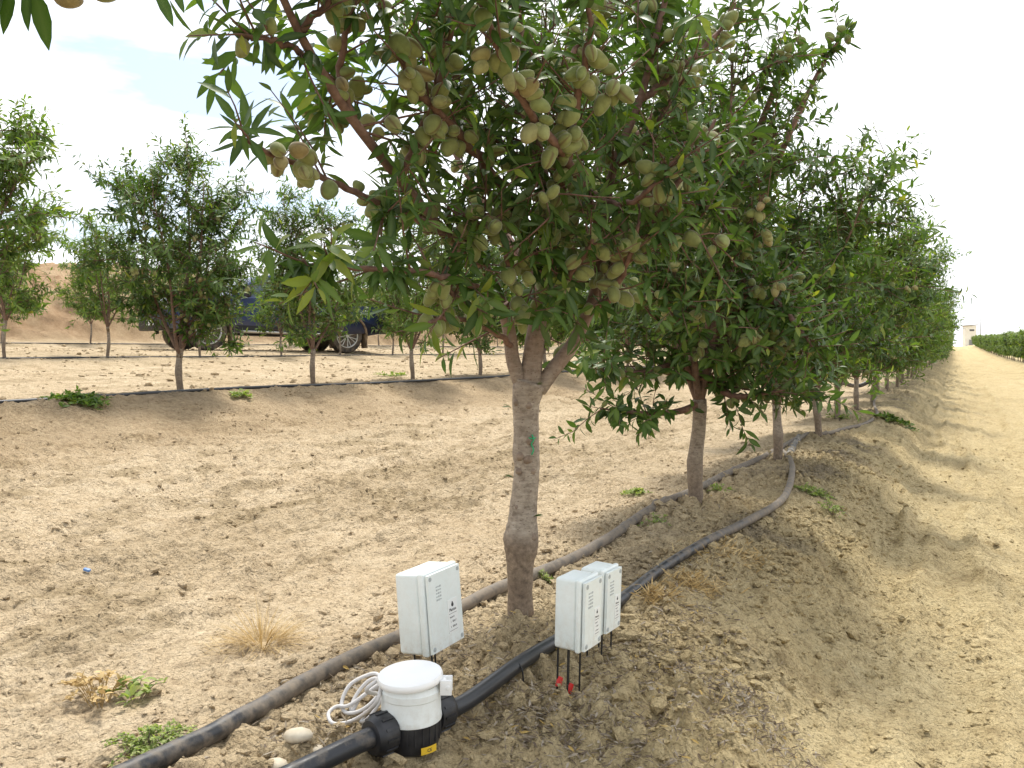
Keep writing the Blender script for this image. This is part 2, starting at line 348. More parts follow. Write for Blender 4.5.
class Tubes:
    def __init__(s): s.V = []; s.Fc = []; s.T = []; s.n = 0
    def add(s, pts, rad, seg=8, tint=(0, 0, 0), wob=0, seed=0):
        pts = np.asarray(pts, float); n = len(pts); rad = np.broadcast_to(np.asarray(rad, float), (n,))
        t = np.gradient(pts, axis=0); t /= np.linalg.norm(t, axis=1)[:, None]+1e-12
        ref = np.array([0, 0, 1.]) if abs(t[0][2]) < .8 else np.array([1., 0, 0]); u = np.cross(t[0], ref); u /= np.linalg.norm(u)
        a = np.arange(seg)*2*np.pi/seg; ca = np.cos(a); sa = np.sin(a)
        tint = np.asarray(tint, float); tint = np.broadcast_to(tint, (n, 3)) if tint.ndim == 1 else tint
        rs = np.random.RandomState(seed)
        for i in range(n):
            u = u-t[i]*np.dot(u, t[i]); u /= np.linalg.norm(u)+1e-12; w = np.cross(t[i], u)
            r = rad[i]*(1+wob*(rs.rand(seg)-.5)) if wob else np.full(seg, rad[i])
            s.V.append(pts[i]+(ca*r)[:, None]*u+(sa*r)[:, None]*w); s.T.append(np.repeat(tint[i][None], seg, 0))
        k = np.arange(seg); kk = (k+1) % seg
        for i in range(n-1):
            b = s.n+i*seg; s.Fc.append(np.stack([b+k, b+kk, b+seg+kk, b+seg+k], 1))
        # caps: an apex at each end as degenerate-free quads
        base = s.n+n*seg
        s.V.append(pts[-1:]+t[-1]*rad[-1]*.4); s.V.append(pts[:1]-t[0]*rad[0]*.4); s.T.append(tint[-1:]); s.T.append(tint[:1])
        e = s.n+(n-1)*seg
        for q in range(0, seg-1, 2):
            s.Fc.append(np.array([[e+q, e+q+1, e+(q+2) % seg, base]])); s.Fc.append(np.array([[s.n+(q+2) % seg, s.n+q+1, s.n+q, base+1]]))
        s.n = base+2
    def mesh(s, name): return np_mesh(name, np.vstack(s.V), np.vstack(s.Fc), np.vstack(s.T))
ROWS_HI = ([0, .10, .30, .55, .80, 1.0], [.07, .30, .92, 1.0, .60, .03])
ROWS_MD = ([0, .30, .65, 1.0], [.08, .9, .85, .03])
ROWS_LO = ([0, .45, 1.0], [.15, 1.0, .05])
def leaves_mesh(name, L, rows=ROWS_HI, fold=.25):
    """L: rows of (ox,oy,oz, dx,dy,dz, nx,ny,nz, length, halfwidth, curl, tint)"""
    L = np.asarray(L, float); n = len(L); o = L[:, 0:3]; d = L[:, 3:6]; nn = L[:, 6:9]
    d = d/(np.linalg.norm(d, axis=1)[:, None]+1e-9); nn = nn-d*np.sum(nn*d, 1)[:, None]; nn /= np.linalg.norm(nn, axis=1)[:, None]+1e-9
    side = np.cross(d, nn); l = L[:, 9:10]; w = L[:, 10:11]; cu = L[:, 11:12]; us, ws = rows; k = len(us); V = np.zeros((n, k, 3, 3))
    for i, (u, wd) in enumerate(zip(us, ws)):
        c = o+d*l*u*(1-.25*np.abs(cu)*u)-nn*l*cu*u*u
        V[:, i, 0] = c-side*w*wd+nn*w*wd*fold; V[:, i, 1] = c; V[:, i, 2] = c+side*w*wd+nn*w*wd*fold
    base = (np.arange(n)*k*3)[:, None, None, None]; ii = np.arange(k-1)[None, :, None, None]; jj = np.arange(2)[None, None, :, None]
    q = base+ii*3+jj; Fc = np.concatenate([q, q+1, q+4, q+3], 3).reshape(-1, 4)
    T = np.zeros((n, k, 3, 3)); T[..., 0] = L[:, 12][:, None, None]; T[:, :, 1, 1] = 1
    return np_mesh(name, V.reshape(-1, 3), Fc, T.reshape(-1, 3))

# ------------------------------------------------------------------ ground
def axis_pts(lo, f0, f1, hi, step, g, far):
    a = list(np.arange(f0, f1, step)); d = 0; x = a[-1]
    while x < hi: d = x-f1; x += step+g*max(d, 0) if d < 70 else far*d; a.append(x)
    b = []; x = f0
    while x > lo: d = f0-x; x -= (step+.016*max(d, 0)) if d < 70 else far*d; b.append(x)
    return np.array(b[::-1]+a)
S_ = axis_pts(-14, -1.6, 2.6, 2200, .0125, .0095, .08); P_ = axis_pts(-900, -1.2, 1.2, 900, .0125, .0085, .1)
Sg, Pg = np.meshgrid(S_, P_, indexing='ij'); X, Y = SP(Sg, Pg); Z = H(X, Y)
ns, np_ = Sg.shape; idx = np.arange(ns*np_).reshape(ns, np_)
Fg = np.stack([idx[:-1, :-1], idx[1:, :-1], idx[1:, 1:], idx[:-1, 1:]], -1).reshape(-1, 4)[:, ::-1]
def soil_masks(x, y):
    s, p = toSP(x, y)
    rr = np.exp(-((p+.18)/.58)**4)*(.55+.45*fbm(x*1.8, y*1.8, 3, 91))
    rr = rr+.92*np.exp(-((p-4.95)/.85)**4)*(.7+.5*fbm(x*1.5, y*1.5, 3, 92))+.25*np.exp(-((p-10.8)/1.0)**4)
    rr = rr+.95*sstep(17.2, 18.0, p)*(.8+.4*fbm(x*.5, y*.5, 3, 97))
    yl = sstep(.5, -.8, p)
    bk = sstep(.05, .6, fbm(x*1.6+3, y*1.6, 3, 93)+.15)*(.75*np.exp(-((p-5.5)/.35)**2)+.5*np.exp(-((p-16.3)/.5)**2)+.25*np.exp(-((p-11)/.4)**2))
    bk = bk+.75*np.exp(-((p+.35)/.35)**2)*sstep(.12, .55, fbm(x*2.2+31, y*2.2, 4, 94))
    cr = sstep(.04, .30, fbm(s*2.4, p*6, 5, 95, .7))*sstep(.6, 1, p)*.75+sstep(.0, .4, fbm(s*.5, p*1.1, 3, 98))*.35
    rr = np.maximum(rr, cr)+.5*np.exp(-((p+.85)/.3)**2)*sstep(-.1, .4, fbm(s*2, p*5, 3, 96))
    nearf = np.exp(-((p+.2)/1.2)**4); red = .85*sstep(17.0, 17.9, p)*(.8+.5*fbm(x*.6, y*.6, 4, 99))+.22*np.exp(-((p-4.9)/1.0)**4)
    return np.clip(rr*(1-.55*nearf), 0, 1), np.clip(yl, 0, 1), np.clip(bk, 0, .9), np.clip(red, 0, 1)
a, b, c, rd_ = soil_masks(X.ravel(), Y.ravel())
ground = link_obj('ground', np_mesh('ground', np.stack([X.ravel(), Y.ravel(), Z.ravel()], 1), Fg, np.stack([a, b, c, rd_], 1), True, 'soil'), None, M['soil'])
tag(ground, 'dry sandy orchard ground with raised tree rows and lanes', None, None, 'structure')

# ------------------------------------------------------------------ fruit
def fruit_mesh(seed, length=.045):
    rs = np.random.RandomState(seed); nu, nv = 18, 13; V = []; T = []
    ph = rs.rand()*6
    for j in range(nv):
        th = math.pi*j/(nv-1); z = math.cos(th)
        for i in range(nu):
            a_ = 2*math.pi*i/nu
            r = math.sin(th)**.9
            taper = 1-.18*z
            x = r*math.cos(a_)*.405*taper; y = r*math.sin(a_)*.33*taper
            seam = math.exp(-((a_-math.pi if a_ > 0 else math.pi)/.20)**2)
            x += seam*r*.03; x *= 1+.02*math.sin(3*z+ph)
            zz = z*.5+(.05 if z < -.98 else 0)*-1
            V.append((x*length, y*length, zz*length)); T.append((seam*.95*(r > .1)+(.5 if z > .97 else 0), 0, 0))
    Fc = [[j*nu+i, j*nu+(i+1) % nu, (j+1)*nu+(i+1) % nu, (j+1)*nu+i] for j in range(nv-1) for i in range(nu)]
    V = np.array(V); V[:, 0] += .002*np.sin(V[:, 2]*90+ph)
    return V, np.array(Fc)[:, ::-1], np.array(T)
FR = [fruit_mesh(i, .054+.004*(i % 2)) for i in range(4)]
FRM = [np_mesh('fruit', *f) for f in FR]
for me in FRM: me.materials.append(M['fruit'])

# ------------------------------------------------------------------ almond trees
class Tree:
    def __init__(s, seed, leaf=.068, lw=.20, step=.02):
        s.rs = np.random.RandomState(seed); s.wood = Tubes(); s.L = []; s.A = []; s.fr = []; s.leaf = leaf; s.lw = lw; s.step = step; s.clip = None; s.cull = None
    def tube(s, pts, r0, r1, seg=6, red=1.0, low=0.0):
        s.wood.add(pts, np.linspace(r0, r1, len(pts)), seg, (red, low, 0))
    def branch(s, start, d, length, up=.25, jit=.12, n=None):
        n = n or max(4, int(length/.07)); st = length/(n-1); d = np.array(d, float); d /= np.linalg.norm(d); p = np.array(start, float); pts = [p.copy()]
        for i in range(n-1):
            d = d+np.array([0, 0, up])*st/.3*.5+s.rs.randn(3)*jit; d /= np.linalg.norm(d); p = p+d*st; pts.append(p.copy())
        return np.array(pts)
    def at(s, pts, t):
        k = t*(len(pts)-1); i = min(int(k), len(pts)-2); f = k-i; return pts[i]*(1-f)+pts[i+1]*f, (pts[i+1]-pts[i])/(np.linalg.norm(pts[i+1]-pts[i])+1e-9)
    def ok(s, p): return s.cull is None or s.cull(p)
    def leafy(s, pts, t0=0.0, dens=1.0, size=1.0, young=0.0, r=.003):
        pts = np.asarray(pts); Ln = np.sum(np.linalg.norm(np.diff(pts, axis=0), axis=1)); n = max(2, int(Ln*(1-t0)/s.step*dens)); rs = s.rs
        t = np.clip(t0+(1-t0)*(np.arange(n)+.5*rs.rand(n))/n, 0, .999); k = t*(len(pts)-1); i = np.minimum(k.astype(int), len(pts)-2); f = (k-i)[:, None]
        p = pts[i]*(1-f)+pts[i+1]*f; tg = pts[i+1]-pts[i]; tg = tg/(np.linalg.norm(tg, axis=1)[:, None]+1e-9)
        ang = rs.rand()*6.28+np.cumsum(2.4+.3*rs.randn(n)); ref = np.where(np.abs(tg[:, 2:3]) < .9, [[0, 0, 1.]], [[1., 0, 0]])
        u = np.cross(tg, ref); u /= np.linalg.norm(u, axis=1)[:, None]; w = np.cross(tg, u); rad = u*np.cos(ang)[:, None]+w*np.sin(ang)[:, None]
        kk = .35+.75*t*rs.rand(n)+.6*(t > .93); d = rad+tg*kk[:, None]+rs.randn(n, 3)*.16; d[:, 2] += -.30+.15*rs.randn(n); d /= np.linalg.norm(d, axis=1)[:, None]
        nn = tg*.8+np.array([0, 0, .55])+rs.randn(n, 3)*.22; l = s.leaf*size*(.62+.6*rs.rand(n))*(1-.35*(t > .92))
        tint = np.clip(.42+.2*rs.randn(n)+young*(.3+.5*t)+.10*t, 0, .93); tint = np.where(rs.rand(n) < .004, 1.0, tint)
        a = np.column_stack([p+rad*r, d, nn, l, l*s.lw*.5*(.85+.4*rs.rand(n)), (.10+.28*rs.rand(n))*np.where(rs.rand(n) < .85, 1, -1), tint])
        if s.cull is not None: a = a[[bool(s.cull(q)) for q in p]]
        s.A.append(a)
    def rosette(s, p, tg, n=6, size=1.0):
        if not s.ok(p): return
        rs = s.rs; rd = rs.randn(3); rd -= tg*np.dot(rd, tg); rd /= np.linalg.norm(rd); ax = rd*.8+tg*.3; ax /= np.linalg.norm(ax)
        d = ax*.5+rs.randn(n, 3)*.62+np.array([0, 0, -.18]); d /= np.linalg.norm(d, axis=1)[:, None]; l = s.leaf*size*(.5+.55*rs.rand(n)); o = np.ones((n, 1))
        s.A.append(np.column_stack([o*(p+ax*.012), d, o*(ax+np.array([0, 0, .7])), l, l*s.lw*.55, .1+.25*rs.rand(n), np.clip(.35+.2*rs.randn(n), 0, .9)]))
    def allL(s, clear=.050):
        A = np.vstack(s.A+([np.array(s.L)] if s.L else []))
        if s.fr and clear:
            Fp = np.array([f[0][:] for f in s.fr]); mid_ = A[:, :3]+A[:, 3:6]/(np.linalg.norm(A[:, 3:6], axis=1)[:, None])*A[:, 9:10]*.55; keep = np.ones(len(A), bool)
            for c_ in range(0, len(A), 4000):
                q = mid_[c_:c_+4000]; keep[c_:c_+4000] = (((q[:, None]-Fp[None])**2).sum(2).min(1) > clear**2)
            A = A[keep]
        return A
    def fruits(s, p, tg, n, size=1.0):
        if not s.ok(p): return
        rd = s.rs.randn(3); rd[2] -= .5; rd -= tg*np.dot(rd, tg); rd /= np.linalg.norm(rd)
        for i in range(n):
            o = rd+s.rs.randn(3)*.65; o /= np.linalg.norm(o); ax = o+np.array([0, 0, -.3]); q = Vector(ax).to_track_quat('Z', 'Y')
            s.fr.append((Vector(p+o*(.032+.012*i)*size), (Matrix.Rotation(s.rs.rand()*6.28, 3, Vector(ax).normalized()) @ q.to_matrix()).to_euler(), size*(.66+.45*s.rs.rand()), s.rs.randint(4)))
    def dress(s, pts, r0, r1, nshoot=6, sl=.28, fruit=.5, out=None, red=1.0, seg=6, up=.35, fsize=1.0, t0=.12, ros=.5, young=0.0):
        """a fruiting branch: wood, rosettes and fruit on the old wood, leafy shoots along it"""
        s.tube(pts, r0, r1, seg, red); Ln = np.sum(np.linalg.norm(np.diff(pts, axis=0), axis=1))
        n = int(Ln/.05)
        for i in range(n):
            p, tg = s.at(pts, s.rs.uniform(t0, .98))
            if s.rs.rand() < ros*1.6: s.rosette(p, tg, s.rs.randint(4, 9))
            if fruit and s.rs.rand() < fruit: s.fruits(p, tg, s.rs.choice([1, 1, 2, 2, 3]), fsize)
        s.leafy(pts, .72, 1.0, 1.0, young)
        for i in range(nshoot):
            t = s.rs.uniform(max(t0, .15), 1.0); p, tg = s.at(pts, min(t, .999)); rd = s.rs.randn(3); rd -= tg*np.dot(rd, tg); rd /= np.linalg.norm(rd)
            o = rd*.9+tg*.6+np.array([0, 0, up]);
            if out is not None: o = o+out*.4
            L_ = sl*s.rs.uniform(.45, 1.25); q = s.branch(p, o, L_, .25, .10)
            if not s.ok(q[-1]): continue
            s.tube(q, .0032, .0013, 5, 1.0); s.leafy(q, .05, 1.0, 1.0, young+.15*s.rs.rand())
    def trunk_std(s, h=.62, r=.045, lean=(0, 0)):
        zs = np.array([-.06, 0, .05, .14, .2, .25, .32, .42, .5, h-.03, h+.02]); rr = r*np.array([1.15, 1.1, 1.0, 1.0, 1.1, 1.12, .98, .92, .93, 1.0, 1.0])
        pts = np.stack([lean[0]*zs+.012*np.sin(zs*9+s.rs.rand()*6), lean[1]*zs+.012*np.sin(zs*8), zs], 1)
        s.wood.add(pts, rr, 14, np.stack([np.linspace(0, .25, len(zs)), np.clip(1-(zs/.28)**4, 0, 1), zs*0], 1), .10, s.rs.randint(99))
        return pts[-1]
    def auto(s, height=2.8, rad=.85, nsc=6, per=8, base=.62, fruit=.3, nshoot=6, young=0.0, r=.045, sl=.30, lean=(0, 0), spikes=4):
        top = s.trunk_std(base, r, lean)
        a0 = s.rs.rand()*6.28
        for i in range(nsc):
            a_ = a0+i*6.283/nsc+s.rs.randn()*.25; tilt = s.rs.uniform(.24, .56) if i else .10
            d = np.array([math.cos(a_)*math.sin(tilt), math.sin(a_)*math.sin(tilt), math.cos(tilt)]); Ln = (height-base)*s.rs.uniform(.72, .97)*(1.0 if i else 1.05)
            sc = s.branch(top+np.array([0, 0, -.03]), d, Ln, .16, .05, 16); s.tube(sc, r*.55, .005, 8, .8)
            lat = sc[:, :2]-top[:2]; mxr = np.linalg.norm(lat, axis=1).max()
            s.leafy(sc, .45, 1.0, 1, young)
            for j in range(spikes):
                p, tg = s.at(sc, s.rs.uniform(.6, .97)); q = s.branch(p, tg+s.rs.randn(3)*.35+np.array([0, 0, .5]), s.rs.uniform(.35, .65), .3, .06); s.tube(q, .004, .0013, 5, 1.0); s.leafy(q, .1, 1.0, .95, young+.3)
            for j in range(per):
                t = .06+.92*(j+s.rs.rand())/per; p, tg = s.at(sc, min(t, .99)); aa = s.rs.rand()*6.28
                o = np.array([math.cos(aa), math.sin(aa), 0])+.55*np.array([math.cos(a_), math.sin(a_), 0])+tg*.35; o[2] += s.rs.uniform(-.30, .45)
                Lb = rad*s.rs.uniform(.45, .85)*(1-.45*t)+.12
                q = s.branch(p, o, Lb, .18, .10); s.dress(q, .0085*(1-.5*t), .0025, nshoot, sl, fruit*(1-.5*t), up=.35, young=young)
    def build(s, name, loc, rows=ROWS_HI, m='leaf', scale=1.0, rz=0, indiv=100, nearest=None):
        root = empty(name, loc, rz); root.scale = (scale,)*3
        s.parts = [link_obj('trunk', s.wood.mesh('trunk'), root, M['bark']), link_obj('crown', leaves_mesh('crown', s.allL(), rows), root, M[m])]
        fr = s.fr
        if nearest is not None: fr = sorted(fr, key=lambda f: (Vector(loc)+f[0]-nearest).length)
        for f in fr[:indiv]:
            o = bpy.data.objects.new('fruit', FRM[f[3]]); COL.objects.link(o); o.parent = root; o.location = f[0]; o.rotation_euler = f[1]; o.scale = (f[2],)*3
        rest = fr[indiv:]
        if rest: s.rest_fruit(rest, root)
        return root
    def rest_fruit(s, rest, root):
        V = []; Fc = []; T = []; n = 0
        for p, e, sc, k in rest:
            v, f, t = FR[k]; Mx = np.array(e.to_matrix())*sc; V.append(v@Mx.T+np.array(p)); Fc.append(f+n); T.append(t); n += len(v)
        o = link_obj('fruit', np_mesh('fruit_mass', np.vstack(V), np.vstack(Fc), np.vstack(T)), root, M['fruit']); o['kind'] = 'stuff'

CAMP = Vector((0, 0, CAMZ))
G_NEAR = 'almond trees of the near row beside the lane'
# the nearest tree, its limbs laid out one by one
def hero():
    bx, by = T0; b = Vector((bx, by, Hs(bx, by)-.01)); t = Tree(11, .080, .235, .0132)
    def loc(l): return np.array([list(W(*q)-b) for q in l])
    prof = [(521, 632, 14), (521, 618, 13.5), (520, 600, 12.5), (520, 580, 12.8), (520, 562, 14), (521, 548, 17), (521, 538, 17.5), (522, 528, 16), (523, 512, 14), (525, 490, 13.2), (527, 468, 12.6), (526, 452, 13.6), (526, 440, 12.8), (526, 420, 12.6), (526, 402, 13.8), (528, 390, 16), (530, 383, 16.5)]
    pts = loc([(p[0], p[1], 2.8) for p in prof]); rr = np.array([p[2] for p in prof])/F*2.8
    z = pts[:, 2]; p2 = spline(np.column_stack([pts, rr]), 60); tl = np.zeros((60, 3)); tl[:, 0] = np.linspace(0, .18, 60); tl[:, 1] = np.clip((.30-p2[:, 2])/.05, 0, 1)
    t.wood.add(p2[:, :3], p2[:, 3], 22, tl, .07, 3)
    kn = Tubes()
    for (x, y, r_) in ((532, 440, 5), (529, 405, 4), (516, 470, 3.5), (536, 470, 3.5), (519, 455, 5), (528, 458, 5), (536, 535, 5), (514, 505, 3), (533, 398, 3.5), (511, 402, 4), (540, 390, 3)):
        c_ = loc([(x, y, 2.8)])[0]; ax = np.array([(x-525)/14, -1, 0]); ax /= np.linalg.norm(ax); c0 = loc([(525, y, 2.8)])[0]; c_ = c0+ax*.040
        q = np.array([c_-ax*.02, c_, c_+ax*.006, c_+ax*.010]); t.wood.add(q, np.array([1, 1, .8, .35])*r_/F*2.8, 10, (.5, .6, 0), .2, 5)
    limbs = [
        ([(524, 392, 2.8), (513, 360, 2.78), (509, 330, 2.76), (500, 300, 2.72), (483, 266, 2.66), (446, 234, 2.5), (400, 180, 2.3), (352, 119, 2.12), (315, 61, 2.0), (286, 5, 1.92), (262, -60, 1.88)], 8.8, 2.2),
        ([(530, 392, 2.8), (533, 355, 2.79), (538, 320, 2.77), (543, 285, 2.74), (548, 240, 2.70), (545, 190, 2.62), (532, 120, 2.5), (520, 40, 2.42), (512, -50, 2.36), (505, -140, 2.3)], 12.5, 2.2),
        ([(538, 390, 2.8), (556, 366, 2.8), (574, 342, 2.8), (588, 312, 2.79), (597, 285, 2.78), (603, 235, 2.76), (614, 165, 2.74), (640, 100, 2.72), (664, 5, 2.7), (690, -90, 2.68)], 9.5, 2.2),
        ([(532, 388, 2.83), (536, 350, 2.9), (545, 300, 3.0), (560, 220, 3.12), (575, 120, 3.25), (590, 10, 3.35), (600, -80, 3.4)], 7, 2.0),
    ]
    q0 = {}
    for i, (l, r0, r1) in enumerate(limbs):
        sp = spline(loc(l), 48); q0[i] = sp; m_ = len(sp); rr = np.interp(np.arange(m_), [0, 10, m_-1], [r0*.9, r0*.72, r1])/F*2.8
        t.wood.add(sp, rr, 12, np.stack([np.interp(np.arange(m_), [0, 6, 20, m_], [.2, .55, .9, 1]), np.zeros(m_), np.zeros(m_)], 1), .05, i)
        for k in range(10):
            t.leafy(sp[38:], .0, .3)
    sub = [   # traced branches: points, base radius (px at 2.8 m), shoots, fruit chance
        ([(543, 275, 2.74), (522, 225, 2.6), (500, 185, 2.5), (455, 130, 2.3), (413, 82, 2.15), (385, 20, 2.05), (372, -40, 2.0)], 6, 15, .85),
        ([(446, 234, 2.5), (410, 216, 2.38), (370, 200, 2.25), (330, 180, 2.12), (282, 158, 2.0), (243, 139, 1.9)], 4, 4, .55),
        ([(500, 300, 2.72), (470, 283, 2.45), (420, 272, 2.2), (350, 268, 2.0), (300, 262, 1.9)], 3.2, 9, .0),
        ([(512, 345, 2.76), (490, 330, 2.6), (455, 318, 2.42), (428, 322, 2.32)], 3, 5, .75),
        ([(520, 300, 2.74), (480, 310, 2.5), (450, 290, 2.36), (436, 270, 2.3)], 3, 6, .85),
        ([(548, 240, 2.7), (560, 190, 2.5), (572, 130, 2.3), (585, 60, 2.15), (592, -30, 2.05)], 6, 16, .6),
        ([(597, 285, 2.78), (625, 255, 2.65), (655, 215, 2.6), (690, 165, 2.58), (715, 120, 2.56)], 5, 12, .45),
        ([(588, 312, 2.79), (610, 298, 2.65), (628, 262, 2.55), (640, 222, 2.5)], 4, 9, .7),
        ([(603, 235, 2.76), (585, 190, 2.55), (560, 150, 2.3), (520, 100, 2.1), (495, 40, 1.98), (480, -30, 1.9)], 5, 16, .6),
        ([(400, 180, 2.3), (430, 110, 2.25), (450, 40, 2.2), (460, -40, 2.15)], 4, 12, .6),
        ([(532, 120, 2.5), (560, 70, 2.6), (600, 20, 2.7), (640, -50, 2.8)], 4, 12, .5),
        ([(640, 100, 2.72), (680, 70, 2.8), (720, 30, 2.9), (745, -20, 3.0)], 4, 10, .35),
        ([(560, 220, 3.12), (600, 170, 3.3), (650, 120, 3.5), (700, 50, 3.6)], 5, 12, .3),
        ([(545, 300, 3.0), (510, 240, 3.2), (470, 180, 3.4), (430, 110, 3.5), (400, 40, 3.5)], 5, 14, .4),
        ([(575, 120, 3.25), (540, 60, 3.4), (500, 0, 3.5)], 4, 12, .3),
        ([(545, 240, 2.7), (515, 215, 2.55), (485, 215, 2.45), (455, 215, 2.38)], 3.5, 8, .9),
        ([(545, 190, 2.62), (510, 150, 2.55), (470, 120, 2.5), (440, 60, 2.45)], 4, 12, .6),
        ([(352, 119, 2.12), (340, 70, 2.1), (350, 20, 2.08), (360, -40, 2.05)], 3.4, 9, .6),
        ([(548, 262, 2.72), (556, 235, 2.6), (552, 205, 2.5), (560, 165, 2.42)], 3.4, 6, 1.0),
        ([(614, 165, 2.74), (640, 150, 2.7), (665, 110, 2.7), (690, 60, 2.7)], 3.6, 10, .4),
        ([(585, 190, 2.6), (620, 205, 2.5), (650, 190, 2.42), (672, 160, 2.4)], 3.2, 8, .4),
        ([(538, 320, 2.77), (520, 300, 2.6), (508, 262, 2.45), (500, 225, 2.4)], 3.4, 9, .5),
        ([(538, 300, 2.77), (560, 285, 2.62), (580, 262, 2.5), (592, 240, 2.45)], 3.4, 8, .7),
        ([(315, 61, 2.0), (296, 50, 1.95), (270, 40, 1.9), (240, 35, 1.88)], 2.6, 5, .35),
        ([(300, 30, 1.95), (330, 0, 1.95), (345, -40, 1.95)], 3, 8, .6),
    ]
    def cull(p):   # bare zone round the trunk and fork
        return p[2] > .84-b.z or False
    t.cull = lambda p: p[2]+b.z > .83+.12*(abs(p[0]) < .12)
    for i, (l, r0, nsh, fr) in enumerate(sub):
        sp = spline(loc(l), max(14, len(l)*6)); sp = sp+t.rs.randn(*sp.shape)*.003
        t.dress(sp, r0/F*2.8, 1.6/F*2.8, int(nsh*1.4), .21, min(1.8, fr*2.2), seg=8, up=.3, fsize=1.0, t0=.10, ros=.5, young=.35 if i == 2 else 0)
    for i in range(4):       # leafy side shoots straight off the scaffolds
        for k in range((9, 16, 16, 14)[i]):
            p, tg = t.at(q0[i], t.rs.uniform(.42, .98)); o = t.rs.randn(3)+np.array([0, 0, .3]); q = t.branch(p, o, t.rs.uniform(.2, .5), .2, .1)
            t.dress(q, .004, .0016, 5, .2, .30, up=.3)
    # little water shoots on the trunk
    t.cull = None
    for (x, y, dx) in ((514, 478, -1), (533, 517, 1), (512, 408, -1), (534, 386, .6), (505, 352, -1)):
        p = loc([(x, y, 2.77)])[0]
        for k in range(3): t.L.append([*p, dx*.8+t.rs.randn()*.3, -.3, .25+.4*t.rs.rand(), 0, -.2, 1, .035, .0055, .2, .7])
    root = t.build('almond_tree', b, nearest=CAMP, indiv=100)
    tag(root, 'foremost almond tree, bare trunk with graft bulge between the white boxes, loaded with green fruit', 'tree', G_NEAR)
    tie = Tubes(); c0 = loc([(532, 444, 2.757)])[0]
    tie.add(spline([c0+[0, 0, .03], c0+[.006, -.004, .015], c0+[-.002, -.003, 0], c0+[.005, -.003, -.018], c0+[-.001, -.004, -.034]], 12), .0026, 6)
    tie.add(spline([c0+[-.01, .0, .02], c0+[0, -.006, .018], c0+[.012, .004, .02]], 8), .0022, 6)
    link_obj('tie', tie.mesh('tie'), root, M['green_tie'])
hero()

def place_base(s, p, dz=-.02):
    x, y = SP(s, p); return Vector((x, y, Hs(x, y)+dz))
# second tree of the row
def second():
    b = place_base(PITCH, 0); t = Tree(23, .085, .28, .016)
    t.cull = lambda p: True
    t.auto(2.70, .72, 6, 14, .58, .8, 9, .06, .040, .28)
    def loc(l): return np.array([list(W(*q)-b) for q in l])
    for l, r0, nsh, fr in (([(703, 400, 4.75), (690, 408, 4.7), (665, 413, 4.6), (625, 412, 4.5), (600, 408, 4.45)], 5, 9, .2),
                           ([(706, 385, 4.75), (680, 365, 4.65), (645, 372, 4.5), (610, 372, 4.4), (585, 368, 4.35)], 5, 9, .8),
                           ([(706, 375, 4.75), (730, 395, 4.6), (755, 395, 4.5), (785, 390, 4.4)], 5, 9, .4),
                           ([(706, 350, 4.75), (680, 320, 4.4), (665, 300, 4.2), (650, 290, 4.1)], 5, 10, .9),
                           ([(710, 330, 4.75), (720, 290, 4.4), (715, 240, 4.2), (700, 190, 4.1)], 5, 12, .8),
                           ([(712, 300, 4.75), (770, 300, 4.4), (800, 330, 4.2), (815, 350, 4.1)], 5, 12, .4),
                           ([(715, 300, 4.75), (760, 200, 4.7), (800, 110, 4.7), (825, 60, 4.7), (850, 26, 4.7)], 5, 4, .1),
                           ([(712, 280, 4.75), (740, 180, 4.6), (770, 100, 4.5), (790, 50, 4.45), (800, 15, 4.4)], 5, 5, .2)):
        t.dress(spline(loc(l), 22), r0/F*4.7, .003, int(nsh*1.6), .28, fr, seg=7, t0=.08, ros=.6)
    root = t.build('almond_tree', b, nearest=CAMP, indiv=100)
    tag(root, 'second almond tree of the near row, low fruiting branch reaching left over the dusty pipe', 'tree', G_NEAR)
second()

# generic trees, three builds per distance class
def variant(seed, rows, m, leaf, step, **kw):
    t = Tree(seed, leaf, kw.pop('lw', .23), step); t.auto(**kw); return t, rows, m
VA = [variant(101, ROWS_MD, 'leaf', .092, .021, height=2.75, rad=1.0, nsc=6, per=13, fruit=.17, nshoot=12, young=.05, r=.036, base=.46, lw=.28, sl=.36),
      variant(102, ROWS_MD, 'leaf_pale', .095, .021, height=2.7, rad=.95, nsc=6, per=13, fruit=.10, nshoot=12, young=.10, r=.034, base=.42, lw=.26, sl=.36, lean=(.05, .02)),
      variant(103, ROWS_MD, 'leaf', .092, .021, height=2.65, rad=1.0, nsc=6, per=13, fruit=.16, nshoot=12, young=.0, r=.036, base=.44, lw=.28, sl=.36, lean=(-.06, .05))]
VB = [variant(201, ROWS_LO, 'leaf_pale', .15, .045, height=2.9, rad=.95, nsc=6, per=11, fruit=0, nshoot=9, young=.2, r=.036, lw=.34, base=.42, sl=.36),
      variant(202, ROWS_LO, 'leaf', .15, .045, height=2.8, rad=.95, nsc=6, per=11, fruit=0, nshoot=9, young=.2, r=.036, lw=.34, base=.42, sl=.36)]
VC = [variant(211, ROWS_LO, 'leaf_pale', .11, .024, height=2.35, rad=.70, nsc=5, per=8, fruit=.05, nshoot=7, young=.05, r=.026, base=.52, lw=.28),
      variant(212, ROWS_LO, 'leaf_pale', .11, .024, height=2.25, rad=.66, nsc=5, per=8, fruit=.05, nshoot=7, young=.1, r=.024, base=.55, lw=.28)]
